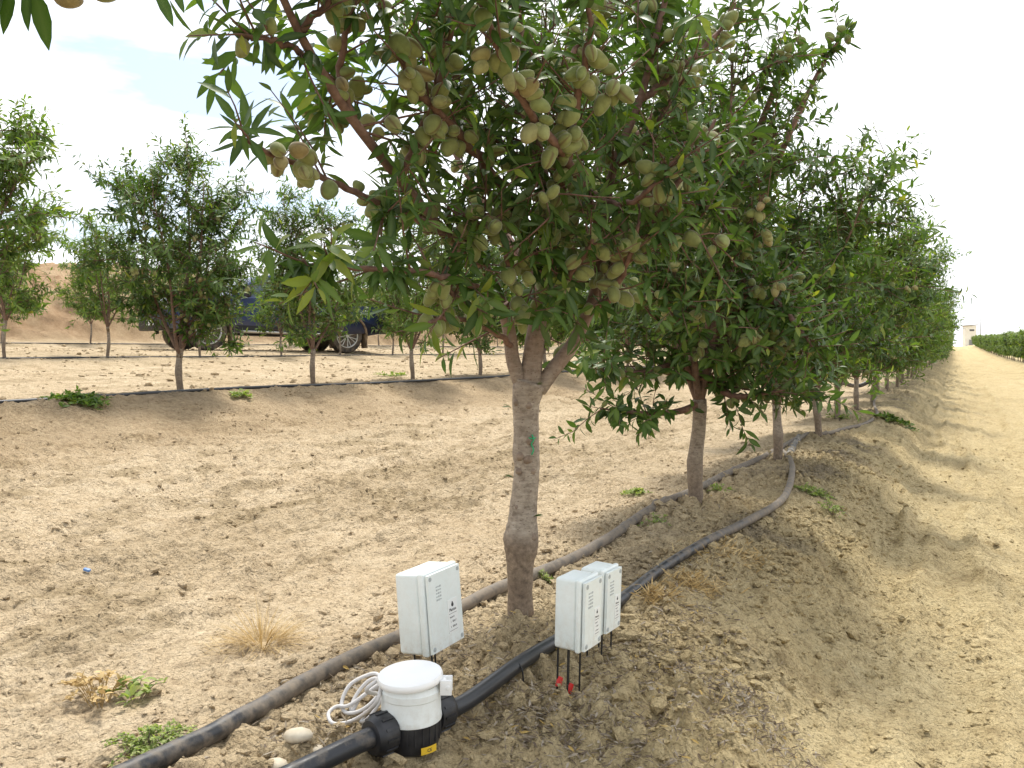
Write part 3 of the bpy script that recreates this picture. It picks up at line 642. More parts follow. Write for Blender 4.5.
VR = [variant(301, ROWS_MD, 'leaf', .094, .017, height=2.75, rad=.85, nsc=6, per=10, fruit=.26, nshoot=10, young=.10, r=.034, base=.42, lw=.26, sl=.30, spikes=7),
      variant(302, ROWS_MD, 'leaf', .094, .017, height=2.75, rad=.80, nsc=5, per=10, fruit=.30, nshoot=10, young=.15, r=.034, base=.46, lw=.26, sl=.30, spikes=7),
      variant(303, ROWS_MD, 'leaf_pale', .094, .017, height=2.7, rad=.85, nsc=6, per=9, fruit=.26, nshoot=10, young=.1, r=.034, base=.48, lw=.26, sl=.30, spikes=7)]
def share(V):
    r = []
    for t, rows, m in V:
        t.me_w = t.wood.mesh('trunk'); t.me_w.materials.append(M['bark']); t.me_l = leaves_mesh('crown', t.allL(), rows); t.me_l.materials.append(M[m]); r.append(t)
    return r
VA = share(VA); VB = share(VB); VC = share(VC); VR = share(VR)
def put(t, loc, rz, sc, label, group, fruit=0):
    root = empty('almond_tree', loc, rz); root.scale = (sc,)*3; tag(root, label, 'tree', group)
    for n_, me in (('trunk', t.me_w), ('crown', t.me_l)):
        o = bpy.data.objects.new(n_, me); COL.objects.link(o); o.parent = root
    if fruit:
        Mx = Matrix.Translation(loc) @ Matrix.Rotation(rz, 4, 'Z') @ Matrix.Scale(sc, 4)
        fr = sorted(t.fr, key=lambda f: (Mx @ f[0]-CAMP).length)[:fruit]
        for f in fr:
            o = bpy.data.objects.new('fruit', FRM[f[3]]); COL.objects.link(o); o.parent = root; o.location = f[0]; o.rotation_euler = f[1]; o.scale = (f[2]*1.05,)*3
    return root
near_labels = {
    2: 'third almond tree of the near row, slim trunk where the two pipes meet',
    3: 'fourth almond tree of the near row with paler young leaves and whitish trunk',
    4: 'fifth almond tree of the near row, thin trunk just beyond the whitish one',
    5: 'sixth almond tree of the near row, trunk beside the loose grey hose loop',
    6: 'seventh almond tree of the near row, leaning trunk past the grey hose loop'}
rg = random.Random(4)
for k in range(2, 82):
    b = place_base(PITCH*k+rg.uniform(-.08, .08), rg.uniform(-.06, .06)); t = (VA[(k+1) % 3] if k < 15 else VB[k % 2]); 
    lab = near_labels.get(k, 'leafy almond tree far down the near row, merged with its neighbours left of the lane')
    sc = rg.uniform(1.0, 1.10) if k > 5 else .97
    put(t, b, rg.uniform(0, 6.28), sc, lab, G_NEAR if k < 7 else 'far almond trees of the near row', 95 if k < 5 else (40 if k < 7 else 0))
# second row
G2 = 'almond trees of the second row behind the drip line'
labs2 = {-1: 'tall dark almond tree cut by the left edge of the photo', 0: 'broad almond tree of the second row, dense fruit, nearest in front of the truck bonnet',
         1: 'almond tree of the second row in front of the blue truck doors', 2: 'almond tree of the second row just right of the blue truck tail',
         3: 'almond tree of the second row whose trunk shows left of the foremost trunk'}
pos2 = {-1: (-72, 404, 6.7), 0: (180, 392, 8.6), 1: (313, 383, 10.4), 2: (412, 380, 12.3), 3: (480, 377, 14.2)}
s_last = 0
for k in range(-1, 4):
    px, py, d = pos2[k]; x = (px-512)/F*d; b = Vector((x, d, Hs(x, d)-.02)); s_last, _ = toSP(x, d)
    put(VR[k % 3], b, [4.0, 1.0, 2.2, 3.5, 5.0][k+1], [1.0, .95, .90, .92, .93][k+1], labs2[k], G2, 95 if k < 2 else 50)
for k in range(1, 22):
    b = place_base(s_last+k*PITCH, 5.6+rg.uniform(-.1, .1)); put(VA[k % 3] if k < 6 else VB[k % 2], b, rg.uniform(0, 6.28), rg.uniform(.9, 1.02), 'almond tree of the second row glimpsed through the near row', 'further trees of the second row')
# third row, thin young trees around the truck
G3 = 'slender almond trees of the third row in front of the truck'
labs3 = ['slender almond tree left of the truck, leaning pale trunk above the drip line', 'slender almond tree in front of the truck front wheel', 'thin almond tree in front of the truck sill',
         'thin almond tree whose trunk crosses the truck rear wheel', 'slender almond tree just right of the truck tail']
for i, (px, sc) in enumerate(((108, .98), (200, .9), (281, .85), (340, .85), (393, .85))):
    q = (px-512)/F; d = (11.0+1.31)/(-.887*q+.4617); x = q*d; put(VC[i % 2], Vector((x, d, Hs(x, d)-.02)), i*1.7, sc, labs3[i], G3); s3, _ = toSP(x, d)
put(VC[1], place_base(toSP(*(lambda q, d: (q*d, d))((3-512)/F, 12.31/(.887*509/F+.4617)))[0], 11.0), 2, 1.0, 'slender almond tree of the third row at the left edge behind the tall dark one', G3)
for k in range(1, 22): put(VC[k % 2] if k < 8 else VB[k % 2], place_base(s3+k*PITCH, 11+rg.uniform(-.1, .1)), rg.uniform(0, 6.28), rg.uniform(.95, 1.05) if k < 8 else .85, 'slender almond tree of the third row glimpsed past the nearest trunk', 'further trees of the third row')
# fourth row beyond the truck
sA = None
for i, px in enumerate((2, 91)):
    q = (px-512)/F; d = (16.5+1.31)/(-.887*q+.4617); x = q*d; put(VC[i % 2], Vector((x, d, Hs(x, d)-.02)), 1+i*2.2, .85, ['thin far almond tree under the earth bank at the left edge', 'thin far almond tree under the earth bank, small bare trunk left of the leaning one'][i], 'almond trees of the fourth row'); sA, _ = toSP(x, d)
for k in range(1, 16): put(VC[k % 2], place_base(sA+k*PITCH, 16.5+rg.uniform(-.1, .1)), rg.uniform(0, 6.28), rg.uniform(.9, 1.0), 'thin almond tree standing beyond the blue truck', 'trees beyond the truck')
# row right of the lane
for k in range(20, 100):
    b = place_base(PITCH*k+rg.uniform(-.08, .08), -5.55+rg.uniform(-.08, .08)); put(VB[k % 2], b, rg.uniform(0, 6.28), rg.uniform(.76, .86), 'low hedge-like almond tree in the row right of the lane', 'almond trees of the row right of the lane')

# the tree beside the camera whose twigs hang into the top left corner
def overhang():
    b = place_base(-PITCH, 0); t = Tree(55, .072, .26, .02); top = t.trunk_std(.62, .045)
    def loc(l): return np.array([list(W(*q)-b) for q in l])
    vis = lambda p: (lambda w: (w.y < .15) or ((w.x/w.y)*F+512 < -8) or ((CAMZ-w.z)/w.y*F+HOR < -6))(Vector(p)+b)
    t.cull = vis
    for i in range(6):
        a_ = i*1.05+.3; d = np.array([math.cos(a_)*.45, math.sin(a_)*.45, .9]); sc = t.branch(top, d, 1.7, .2, .05, 14); t.tube(sc, .024, .006, 8, .8)
        for j in range(8):
            p, tg = t.at(sc, .2+.78*j/8+.01); o = t.rs.randn(3)+np.array([0, 0, .3]); q = t.branch(p, o, .45, .2, .1)
            if all(t.ok(w_) for w_ in q): t.dress(q, .006, .002, 5, .25, .2)
    t.cull = None
    tw = spline(np.array([list(top+np.array([0, 0, .5])), *loc([(-260, -60, 1.15), (-80, -42, 1.2), (40, -22, 1.22), (130, -26, 1.25), (220, -40, 1.28)])]), 40); t.tube(tw, .009, .003, 8, 1.0)
    for x, dx, l in ((4, -.1, .05), (28, -.05, .045), (34, .1, .062), (50, .1, .028), (60, .02, .052), (76, .03, .045), (84, .08, .046), (98, .4, .042), (118, .0, .045), (155, .45, .042), (172, .5, .03), (196, .3, .032), (14, -.4, .05), (90, -.3, .03)):
        p = loc([(x, -14, 1.22)])[0]; t.L.append([*p, dx, t.rs.uniform(-.4, .3), -1, t.rs.randn()*.5, -1, .2, l*1.45, l*.20, .12, .35])
    for x, y in ((70, -2), (48, -12), (106, -8)):
        t.fr.append((Vector(loc([(x, y, 1.2)])[0]), Vector((0, 1.3, .4)).to_track_quat('Z', 'Y').to_euler(), .75, 1))
    root = t.build('almond_tree', b, nearest=CAMP, indiv=90)
    tag(root, 'almond tree beside the viewer, its leaves hanging into the top left corner', 'tree', G_NEAR)
overhang()

# ------------------------------------------------------------------ pipes
M['coupling'] = simple_noise_mat('dusty_coupling', (.10, .10, .10), (.26, .23, .19), 20, .8, .2, .002)
def pipe(name, pts, r, label, tint, n=160, sink=.25, seg=14, cat='pipe', group=None, m='pipe', snap=True):
    sp = spline(np.array([list(p) for p in pts]), n)
    if snap:
        h = H(sp[:, 0], sp[:, 1]); k = np.ones(21)/21; hs = np.convolve(np.pad(h, 10, 'edge'), k, 'valid'); sp[:, 2] = np.maximum(hs, h-.022)+r*(1-sink)
    tb = Tubes(); tt = np.zeros((n, 3)); tt[:, 0] = np.interp(np.linspace(0, 1, n), *tint); tb.add(sp, r, seg, tt)
    o = link_obj(name, tb.mesh(name), None, M[m]); tag(o, label, cat, group); return sp
GP = 'irrigation pipes lying along the near row'
back = SP(-2.6, .17)
pipe('irrigation_pipe', [Vector((*back, 0)), G(165, 768), G(300, 690), G(400, 641), G(470, 607), G(555, 570), G(640, 520), G(700, 490), G(752, 464), G(797, 440)], .023,
     'dusty brown irrigation pipe passing behind the foremost trunk', ([0, .12, .2, .5, 1], [.22, .20, .36, .42, .40]), 240, group=GP)
MP = Vector((-.229, 1.93, 0)); MP.z = Hs(MP.x, MP.y)
AX = (G(620, 600)-G(330, 765)); AX.z = 0; AX.normalize()
AX = Vector((.70, .714, 0)).normalized()
pz = MP.z+.045
pa = MP-AX*.085; pb = MP+AX*.085
q0 = G(430, 760)
pl = G(318, 775)
def lay(p, r=.024): return Vector((p.x, p.y, Hs(p.x, p.y)+r*.8))
AI = Vector((.74, .672, 0))
far_in = Vector((pa.x-AI.x*1.3, pa.y-AI.y*1.3, 0))
ipts = [lay(far_in), lay(pa-AI*.7), lay(pa-AI*.35)+Vector((0, 0, .01)), Vector((pa.x-AX.x*.06, pa.y-AX.y*.06, pz)), Vector((pa.x, pa.y, pz))]
pipe('irrigation_pipe', ipts, .0225, 'short black inlet pipe entering the water meter at the bottom edge', ([0, 1], [.14, .08]), 60, snap=False, group=GP)
opts = [Vector((pb.x, pb.y, pz)), Vector((pb.x+AX.x*.08, pb.y+AX.y*.08, pz-.005)), lay(G(524, 660, .02)), lay(G(575, 628, .02)), lay(G(620, 601, .02)), lay(G(660, 573)), lay(G(705, 545)), lay(G(750, 524)), lay(G(783, 502)), lay(G(792, 478)), lay(G(790, 462)), lay(G(782, 452))]
osp = pipe('irrigation_pipe', opts, .0205, 'irrigation pipe leaving the meter black and curving away dusty grey past the second tree', ([0, .35, .5, .6, 1], [.02, .06, .22, .36, .42]), 240, snap=False, group=GP)
pipe('irrigation_pipe', [G(790, 447), G(806, 436), G(825, 434), G(844, 430), G(866, 424), G(877, 414), G(874, 402), G(880, 392)], .02, 'far dusty pipe weaving on beyond the third trunk', ([0, 1], [.42, .42]), 90, group=GP)
# coupling where the pipes meet
bm = bmesh.new(); a_ = G(788, 453)+Vector((0, 0, .018)); b_ = G(799, 438)+Vector((0, 0, .018)); d_ = (b_-a_)
bm_cyl(bm, a_, b_, .027, .027, 14); bm_cyl(bm, a_+d_*.15, a_+d_*.3, .031, .031, 14); bm_cyl(bm, a_+d_*.7, a_+d_*.85, .031, .031, 14)
o = link_obj('pipe_coupling', bm_mesh('pipe_coupling', bm, True, 40), None, M['coupling']); tag(o, 'dark coupling joining the two pipes beside the third trunk', 'coupling')
# drip lines of the other rows
def dripline(p0, label, r=.014, s0=-8, s1=60, n=260, wob=.10):
    ss = np.linspace(s0, s1, 60); pts = [Vector((*SP(s, p0+wob*math.sin(s*.7+p0)+.05*math.sin(s*1.9)), 0)) for s in ss]
    pipe('drip_line', pts, r, label, ([0, 1], [.02, .10]), n, .1, 8, 'drip line', 'drip lines of the rows on the left')
dripline(5.32, 'black drip line along the second row, nearest of the three across the left side', .017)
dripline(10.75, 'thin black drip line of the third row just below the truck', .014)
dripline(16.2, 'thin far drip line of the fourth row below the earth bank', .012, -2)
# loose hose loop between far trunks
tb = Tubes(); c0 = G(853, 392); l = [c0+Vector((-.35, 0, .10)), c0+Vector((-.22, .02, .19)), c0+Vector((.0, .03, .14)), c0+Vector((.18, 0, .15)), c0+Vector((.36, .02, .22)), c0+Vector((.50, .05, .16)), c0+Vector((.55, .1, .03))]
tb.add(spline([list(v) for v in l], 40), .045, 12, np.stack([np.linspace(.45, .0, 40)]*3, 1)); o = link_obj('hose', tb.mesh('hose'), None, M['pipe']); tag(o, 'loose grey and black hose arching between the far trunks', 'hose')

# wire peg holding the black pipe
pg = Tubes(); c0 = Vector(min(osp, key=lambda q: abs(q[0]/q[1]*F+512-516)))-Vector((0, 0, .012)); n_ = Vector((AX.y, -AX.x, 0))
pg.add(spline([list(v) for v in (c0-n_*.03+Vector((0, 0, -.03)), c0-n_*.028+Vector((0, 0, .008)), c0+Vector((0, 0, .030)), c0+n_*.028+Vector((0, 0, .008)), c0+n_*.031+Vector((0, 0, -.05)))], 24), .0022, 6)
o = link_obj('pipe_peg', pg.mesh('pipe_peg'), None, M['steel_black']); tag(o, 'dark wire peg pinning down the black pipe', 'peg')

# ------------------------------------------------------------------ water meter
def meter():
    root = empty('water_meter', MP); tag(root, 'water meter, black body under white drum with tilted white lid, joined to the black pipe', 'water meter')
    z0 = pz-MP.z; ax = AX
    bm = bmesh.new(); lathe(bm, [(.040, -.02), (.060, -.005), (.066, .015), (.068, .035), (.068, .058), (.062, .066)], seg=48)
    for i in range(24):
        a = i*math.pi/12; bm_box(bm, (math.cos(a)*.068, math.sin(a)*.068, .036), (.002, .004, .038), Matrix.Rotation(a, 4, 'Z'))
    link_obj('body', bm_mesh('body', bm, True, 35), root, M['black_plastic'])
    for sg, nm in ((-1, 'inlet'), (1, 'outlet')):
        bm = bmesh.new(); c = Vector((0, 0, z0)); d = ax*sg
        lathe(bm, [(.030, .04), (.032, .06), (.042, .062), (.044, .068), (.044, .098), (.040, .104), (.036, .112), (.030, .114)], c, 32, d)
        q = d.to_track_quat('Z', 'Y')
        for i in range(12):
            a = i*math.pi/6; v = q @ Vector((math.cos(a)*.044, math.sin(a)*.044, .083)); bm_box(bm, c+v, (.005, .006, .03), q.to_matrix().to_4x4() @ Matrix.Rotation(a, 4, 'Z'))
        link_obj(nm, bm_mesh(nm, bm, True, 35), root, M['black_plastic'])
    # white drum
    bm = bmesh.new(); lathe(bm, [(.060, .056), (.0695, .057), (.0700, .062), (.0685, .070), (.0665, .108), (.0685, .110), (.0685, .124), (.0665, .126), (.064, .136), (.058, .137)], seg=56)
    link_obj('drum', bm_mesh('drum', bm, True, 35), root, M['white_plastic'])
    # lid, tilted a little, hinge lugs on its right rear
    bm = bmesh.new(); lathe(bm, [(.060, -.004), (.0725, -.004), (.0745, 0.0), (.0745, .006), (.072, .011), (.060, .0145), (.030, .0175), (.005, .018)], seg=64)
    lid = link_obj('lid', bm_mesh('lid', bm, True, 35), root, M['lid_white']); lid.location = (-.002, 0, .145); lid.rotation_euler = (R(3), R(-3), 0)
    bm = bmesh.new(); h = Vector((.078, -.012, .139))
    for s_ in (-1, 1): bm_box(bm, h+Vector((.003, s_*.014, -.006)), (.026, .006, .034))
    bm_cyl(bm, h+Vector((.008, -.018, -.006)), h+Vector((.008, .018, -.006)), .006, .006, 12)
    bm_box(bm, h+Vector((-.004, 0, .004)), (.012, .030, .010))
    bm_bevel(bm, .0012, 2)
    link_obj('hinge', bm_mesh('hinge', bm, True, 40), root, M['lid_white'])
    bm = bmesh.new(); h = Vector((-.066, .03, .141)); bm_box(bm, h, (.02, .014, .014)); bm_bevel(bm, .002, 2); link_obj('latch', bm_mesh('latch', bm, True, 40), root, M['lid_white'])
    # curved yellow label on the black body
    bm = bmesh.new(); vs = []
    a0, a1 = R(-66), R(-34)
    for i in range(9):
        a = a0+(a1-a0)*i/8; vs.append([bm.verts.new((math.cos(a)*.0735, math.sin(a)*.0735, z)) for z in (.000, .016)])
    for a, b in zip(vs, vs[1:]): bm.faces.new((a[0], b[0], b[1], a[1]))
    lb = link_obj('label', bm_mesh('label', bm, True), root, M['yellow']); lb.data.materials[0] = M['yellow']
    am = (a0+a1)/2
    add_text('text', 'CE', .0105, lb, Matrix.Translation((math.cos(am)*.0745, math.sin(am)*.0745, .0045)) @ Matrix.Rotation(am+math.pi/2, 4, 'Z') @ Matrix.Rotation(R(90), 4, 'X'), bend=.0745, am=am)
def add_text(name, body, size, parent, mx, m='ink', bend=None, am=0, align='CENTER'):
    c = bpy.data.curves.new(name, 'FONT'); c.body = body; c.size = size; c.align_x = align; c.extrude = .0001; c.resolution_u = 2
    tmp = bpy.data.objects.new('tmp_text', c); me = bpy.data.meshes.new_from_object(tmp); bpy.data.objects.remove(tmp); bpy.data.curves.remove(c)
    for v in me.vertices:
        co = v.co.copy()
        if bend:
            a = am+co.x/bend; v.co = Vector((math.cos(a)*(bend+co.z), math.sin(a)*(bend+co.z), mx.translation.z+co.y))
        else: v.co = mx @ co
    me.name = name; return link_obj(name, me, parent, M[m])
meter()

# cable coil beside the meter
cb = Tubes(); g = lambda x, y, dz=.01: list(G(x, y)+Vector((0, 0, dz)))
base = Vector((-.345, 2.06, 0)); base.z = Hs(base.x, base.y)
cable_pts = [list(MP+Vector((-.06, .02, .145))), list(MP+Vector((-.10, -.01, .12)))]
rc = random.Random(3)
for k in range(4):
    cx, cy = base.x-.015*k+.02, base.y+.012*k; rx, ry = .040+.010*(k % 2), .04
    for i in range(8):
        a = i/8*6.283+.8; cable_pts.append([cx+math.cos(a)*rx, cy+math.sin(a)*ry*.8, base.z+.035+.04*math.sin(a+.6)+.012*k+rc.uniform(-.004, .004)])
cable_pts += [[base.x-.05, base.y+.02, base.z+.05], [base.x-.085, base.y+.02, base.z+.045], [base.x-.10, base.y-.0, base.z+.035], [base.x-.08, base.y-.03, base.z+.025], [base.x-.03, base.y-.03, base.z+.035],
              list(MP+Vector((-.075, -.03, .10))), list(MP+Vector((-.065, -.01, .14)))]
cb.add(spline(cable_pts, 260), .0048, 8); o = link_obj('cable_coil', cb.mesh('cable_coil'), None, M['cable']); tag(o, 'coil of white cable looped beside the water meter', 'cable')

# ------------------------------------------------------------------ junction boxes
def jbox(name, corner_px, d, zb, w, h, dp, th, label, sticker, spikes, cable=None, bolts=True, tilt=0):
    """near vertical edge of the lid stands at corner; lid runs away along t"""
    c = W(corner_px, 350, d); t = Vector((math.cos(th), math.sin(th), 0)); nrm = Vector((t.y, -t.x, 0))       # nrm: outward from the lid
    o0 = Vector((c.x, c.y, zb)); centre = o0+t*w/2-nrm*dp/2
    gz = Hs(centre.x, centre.y); root = empty(name, (centre.x, centre.y, zb), 0)
    root.rotation_euler = (tilt, 0, math.atan2(t.y, t.x)); tag(root, label, 'box', 'white sensor boxes on spikes')
    # local frame: x along lid, -y outward from the lid, z up
    bl = dp*.70; ld = dp-bl
    bm = bmesh.new(); bm_box(bm, (0, dp/2-bl/2, h/2), (w-.006, bl, h-.006)); bm_bevel(bm, .008, 3); link_obj('housing', bm_mesh('housing', bm, True, 50), root, M['box_grey'])
    bm = bmesh.new(); bm_box(bm, (0, -dp/2+ld/2+.006, h/2), (w, ld-.012, h)); bm_bevel(bm, .006, 3)
    bm_box(bm, (0, -dp/2+.004, h/2), (w-.014, .008, h-.014)); 
    lid = link_obj('lid', bm_mesh('lid', bm, True, 50), root, M['box_grey'])
    y = -dp/2
    for sx in (-1, 1):
        for sz in (0, 1):
            bm = bmesh.new(); cx = sx*(w/2-.017); cz = .018 if not sz else h-.018
            bm_cyl(bm, (cx, y+.001, cz), (cx, y-.0012, cz), .0062, .0062, 16); bm_box(bm, (cx, y-.0014, cz), (.010, .0012, .0018), Matrix.Rotation(R(40), 4, 'Y'))
            link_obj('screw', bm_mesh('screw', bm, True, 40), root, [M['ink_grey']])
    if sticker:
        sx, sz, sw, sh = sticker; bm = bmesh.new(); bm_box(bm, (sx, y-.0005, sz), (sw, .001, sh)); st = link_obj('sticker', bm_mesh('sticker', bm), root, M['sticker'])
        mx = lambda x_, z_: Matrix.Translation((x_, y-.0016, z_)) @ Matrix.Rotation(R(90), 4, 'X')
        bm = bmesh.new(); bm_cyl(bm, (sx, y-.001, sz+sh*.33), (sx, y-.0018, sz+sh*.33), sw*.11, sw*.11, 16); bm_cyl(bm, (sx, y-.001, sz+sh*.40), (sx, y-.0018, sz+sh*.40), sw*.05, sw*.05, 10)
        link_obj('logo', bm_mesh('logo', bm), st, M['ink'])
        add_text('text', 'Plantae', sw*.25, st, mx(sx, sz+sh*.14))
        add_text('text', 'Nodo 01', sw*.13, st, mx(sx-sw*.1, sz-sh*.06), 'ink')
        add_text('text', '1   SEN-T', sw*.15, st, mx(sx, sz-sh*.20), 'ink'); add_text('text', '2   SEN-H', sw*.15, st, mx(sx, sz-sh*.35), 'ink')
        bm = bmesh.new()
        for zz in (.07, -.44): bm_box(bm, (sx, y-.0014, sz+sh*zz), (sw*.8, .0006, .0006))
        link_obj('rule', bm_mesh('rule', bm), st, M['ink'])
    # faint moulded marks on the lid
    mx = lambda x_, z_: Matrix.Translation((x_, y-.0006, z_)) @ Matrix.Rotation(R(90), 4, 'X')
    bm = bmesh.new(); rr = random.Random(2)
    for i in range(5):
        for j in range(3): bm_box(bm, (-w*.24+j*.009, y-.0004, h*.80-i*.009), (.006, .0008, .005 if rr.random() < .6 else .003))
    link_obj('moulded_mark', bm_mesh('moulded_mark', bm), root, M['ink_grey'])
    for (sx, sy, red, ln) in spikes:
        wp = Matrix.Translation(centre) @ Matrix.Rotation(math.atan2(t.y, t.x), 4, 'Z') @ Vector((sx, sy, 0)); gl = Hs(wp.x, wp.y)-zb
        bm = bmesh.new(); bm_cyl(bm, (sx, sy, .01), (sx, sy, gl-.03), .0028, .0026, 8); sp_ = link_obj('spike', bm_mesh('spike', bm, True, 40), root, M['steel_black'])
        if red:
            bm = bmesh.new(); bm_box(bm, (sx+.003, sy-.004, gl+.026), (.018, .010, .026), Matrix.Rotation(.5, 4, 'Y')); bm_bevel(bm, .002, 2); link_obj('tag', bm_mesh('tag', bm, True, 40), sp_, M['red'])
    if cable:
        tb = Tubes(); tb.add(spline(cable, 40), .0034, 8); link_obj('cable', tb.mesh('cable'), root, M['cable'])
    return root
jbox('junction_box', 432, 2.30, .040, .176, .226, .108, R(62), 'pale grey box with a printed sticker behind the water meter', (.030, .085, .050, .092),
     [(-.062, -.036, 0, 0), (-.05, .03, 0, 0), (.05, .03, 0, 0)],
     [[.06, .02, .10], [.098, .03, .12], [.110, .035, .09], [.105, .03, .04], [.09, .04, -.0], [.07, .06, -.05]], tilt=-R(5))
jbox('junction_box', 583, 2.17, .10, .108, .19, .088, R(58), 'pale grey box on black spikes with red tags, right of the foremost trunk', (.020, .070, .030, .072),
     [(-.044, .034, 1, 0), (-.044, .004, 0, 0), (.010, .030, 1, 0), (.040, .012, 0, 0)], tilt=R(1.5))
jbox('junction_box', 605, 2.44, .056, .108, .19, .088, R(58), 'pale grey box standing close behind the spiked one, rear one of the pair', (.020, .070, .030, .072),
     [(-.040, -.028, 0, 0), (-.040, .018, 0, 0), (.040, .02, 0, 0), (.040, -.02, 0, 0)], tilt=R(2))

# ------------------------------------------------------------------ pickup truck
def paint():
    m = mat('blue_paint', (.013, .033, .13), .28, .3, Coat_Weight=.6, Coat_Roughness=.08); v = objco(m); sx = node(m, 'ShaderNodeSeparateXYZ'); link(m, v, sx.inputs[0])
    d = ramp(m, sx.outputs[2], [(.45, (1, 1, 1)), (.8, (.12, .12, .12))]); n = noise(m, 6, 5, .6, v); f = node(m, 'ShaderNodeMath', operation='MULTIPLY'); link(m, d, f.inputs[0]); link(m, n, f.inputs[1])
    link(m, mixc(m, f.outputs[0], (.013, .033, .13), (.20, .16, .12)), P(m).inputs['Base Color']); return m
M['paint'] = paint(); M['glass'] = mat('car_glass', (.05, .07, .08), .05, 0, Specular_IOR_Level=.8); M['rubber'] = simple_noise_mat('dusty_tyre', (.03, .028, .026), (.16, .12, .085), 9, .85, .2, .003)
M['alloy'] = mat('alloy_rim', (.62, .62, .62), .3, .8); M['chrome'] = mat('bright_trim', (.6, .58, .55), .3, .7); M['flap'] = simple_noise_mat('dusty_flap', (.13, .09, .06), (.33, .24, .15), 8, .9, .2, .003)
M['lamp'] = mat('lamp_glass', (.55, .55, .55), .1); M['redlamp'] = mat('red_lamp', (.35, .01, .01), .2); M['dark'] = mat('dark_plastic', (.014, .014, .016), .6)
def truck():
    L, Wd, WB, wr = 5.35, 1.85, 3.36, .415
    rw = Vector(((345-512)/F*20.6, 20.6, 0)); fdir = Vector((-.766, -.643, 0))
    ang = math.atan2(fdir.y, fdir.x)
    # local x forward, y to the left side of the truck; near side is the left (-ish): decide by camera
    side = Vector((-fdir.y, fdir.x, 0)); sgn = 1 if side.dot(-rw) > 0 else -1
    origin = rw-side*sgn*(Wd/2-.12)+fdir*WB/2
    zf = Hs(*(rw+fdir*WB).xy); zr = Hs(*rw.xy); gz = (zf+zr)/2+.01
    root = empty('pickup_truck', (origin.x, origin.y, gz), ang); root.rotation_euler = (0, -math.atan2(zf-zr, WB), ang)
    tag(root, 'dark blue pickup truck with alloy wheels parked between the tree rows', 'truck')
    xf, xr = WB/2, -WB/2
    def arch(x, r, n=9): return [(x+r*math.cos(math.pi*(1-i/(n-1))), .42+r*math.sin(math.pi*(i/(n-1)))*.98) for i in range(n)]
    low = .46
    lower = [(xr-1.15, .55)]+[(xr-.52, .52)]+arch(xr, .50)+[(xr+.52, .40), (xf-.52, .40)]+arch(xf, .50)+[(xf+.55, .42), (xf+.84, .45), (xf+.90, .62), (xf+.86, 1.02), (xf+.72, 1.12)]
    upper = [(xf-.35, 1.18), (xr+.95, 1.18), (xr+.9, 1.14), (xr-1.18, 1.16), (xr-1.20, .7)]
    prof = lower+upper
    bm = bmesh.new(); ys = [(-Wd/2+.06, .97), (-Wd/2, 1.0), (Wd/2, 1.0), (Wd/2-.06, .97)]
    def extr(prof, ya, yb, inset=.05):
        bm = bmesh.new(); A = [bm.verts.new((x, ya, z)) for x, z in prof]; B = [bm.verts.new((x, yb, z)) for x, z in prof]; n = len(prof)
        for i in range(n): bm.faces.new((A[i], A[(i+1) % n], B[(i+1) % n], B[i]))
        bmesh.ops.triangulate(bm, faces=[bm.faces.new(A[::-1]), bm.faces.new(B)]); return bm
    bm = extr(prof, -Wd/2, Wd/2); link_obj('body', bm_mesh('body', bm, True, 25), root, M['paint'])
    # cabin as tapered prism
    cab = [(xf-.42, 1.17), (xf-1.15, 1.70), (xf-1.5, 1.76), (xf-2.45, 1.74), (xf-2.72, 1.17)]
    bm = bmesh.new(); lo = []
    def cabin(y0, y1, shrink=0):
        V1 = [bm.verts.new((x, y0+(z-1.17)*.25+.04, z)) for x, z in cab]; V2 = [bm.verts.new((x, -(y0+(z-1.17)*.25+.04), z)) for x, z in cab]; n = len(cab)
        for i in range(n): bm.faces.new((V1[i], V1[(i+1) % n], V2[(i+1) % n], V2[i]))
        bm.faces.new(V1[::-1]); bm.faces.new(V2)
    cabin(-Wd/2, Wd/2); bm_bevel(bm, .03, 2); link_obj('cab', bm_mesh('cab', bm, True, 30), root, M['paint'])
    for sy in (-1, 1):
        for pts in ([(xf-.72, 1.24), (xf-1.22, 1.62), (xf-1.62, 1.66), (xf-1.66, 1.22)], [(xf-1.74, 1.22), (xf-1.70, 1.66), (xf-2.40, 1.64), (xf-2.6, 1.22)]):
            bm = bmesh.new(); f = [bm.verts.new((x, sy*(Wd/2-.04-(z-1.17)*.25+.006), z)) for x, z in pts]; bm.faces.new(f)
            r_ = bmesh.ops.extrude_face_region(bm, geom=list(bm.faces)); bmesh.ops.translate(bm, verts=[v for v in r_['geom'] if isinstance(v, bmesh.types.BMVert)], vec=(0, -sy*.012, 0))
            link_obj('window', bm_mesh('window', bm), root, M['glass'])
        bm = bmesh.new(); bm_box(bm, (xf-.78, sy*(Wd/2+.12), 1.27), (.12, .22, .17)); bm_bevel(bm, .03, 3); bm_box(bm, (xf-.76, sy*(Wd/2+.0), 1.21), (.05, .12, .04)); link_obj('mirror', bm_mesh('mirror', bm, True, 40), root, M['dark'])
        bm = bmesh.new(); bm_box(bm, (0, sy*(Wd/2+.04), .43), (1.95, .14, .05)); bm_bevel(bm, .015, 2)
        for x in (-.7, .7): bm_box(bm, (x, sy*(Wd/2-.1), .43), (.06, .2, .04))
        link_obj('side_step', bm_mesh('side_step', bm, True, 40), root, M['chrome'])
        bm = bmesh.new(); bm_box(bm, (0, sy*(Wd/2+.004), .50), (2.2, .02, .14)); bm_bevel(bm, .006, 1); link_obj('sill', bm_mesh('sill', bm), root, M['dark'])
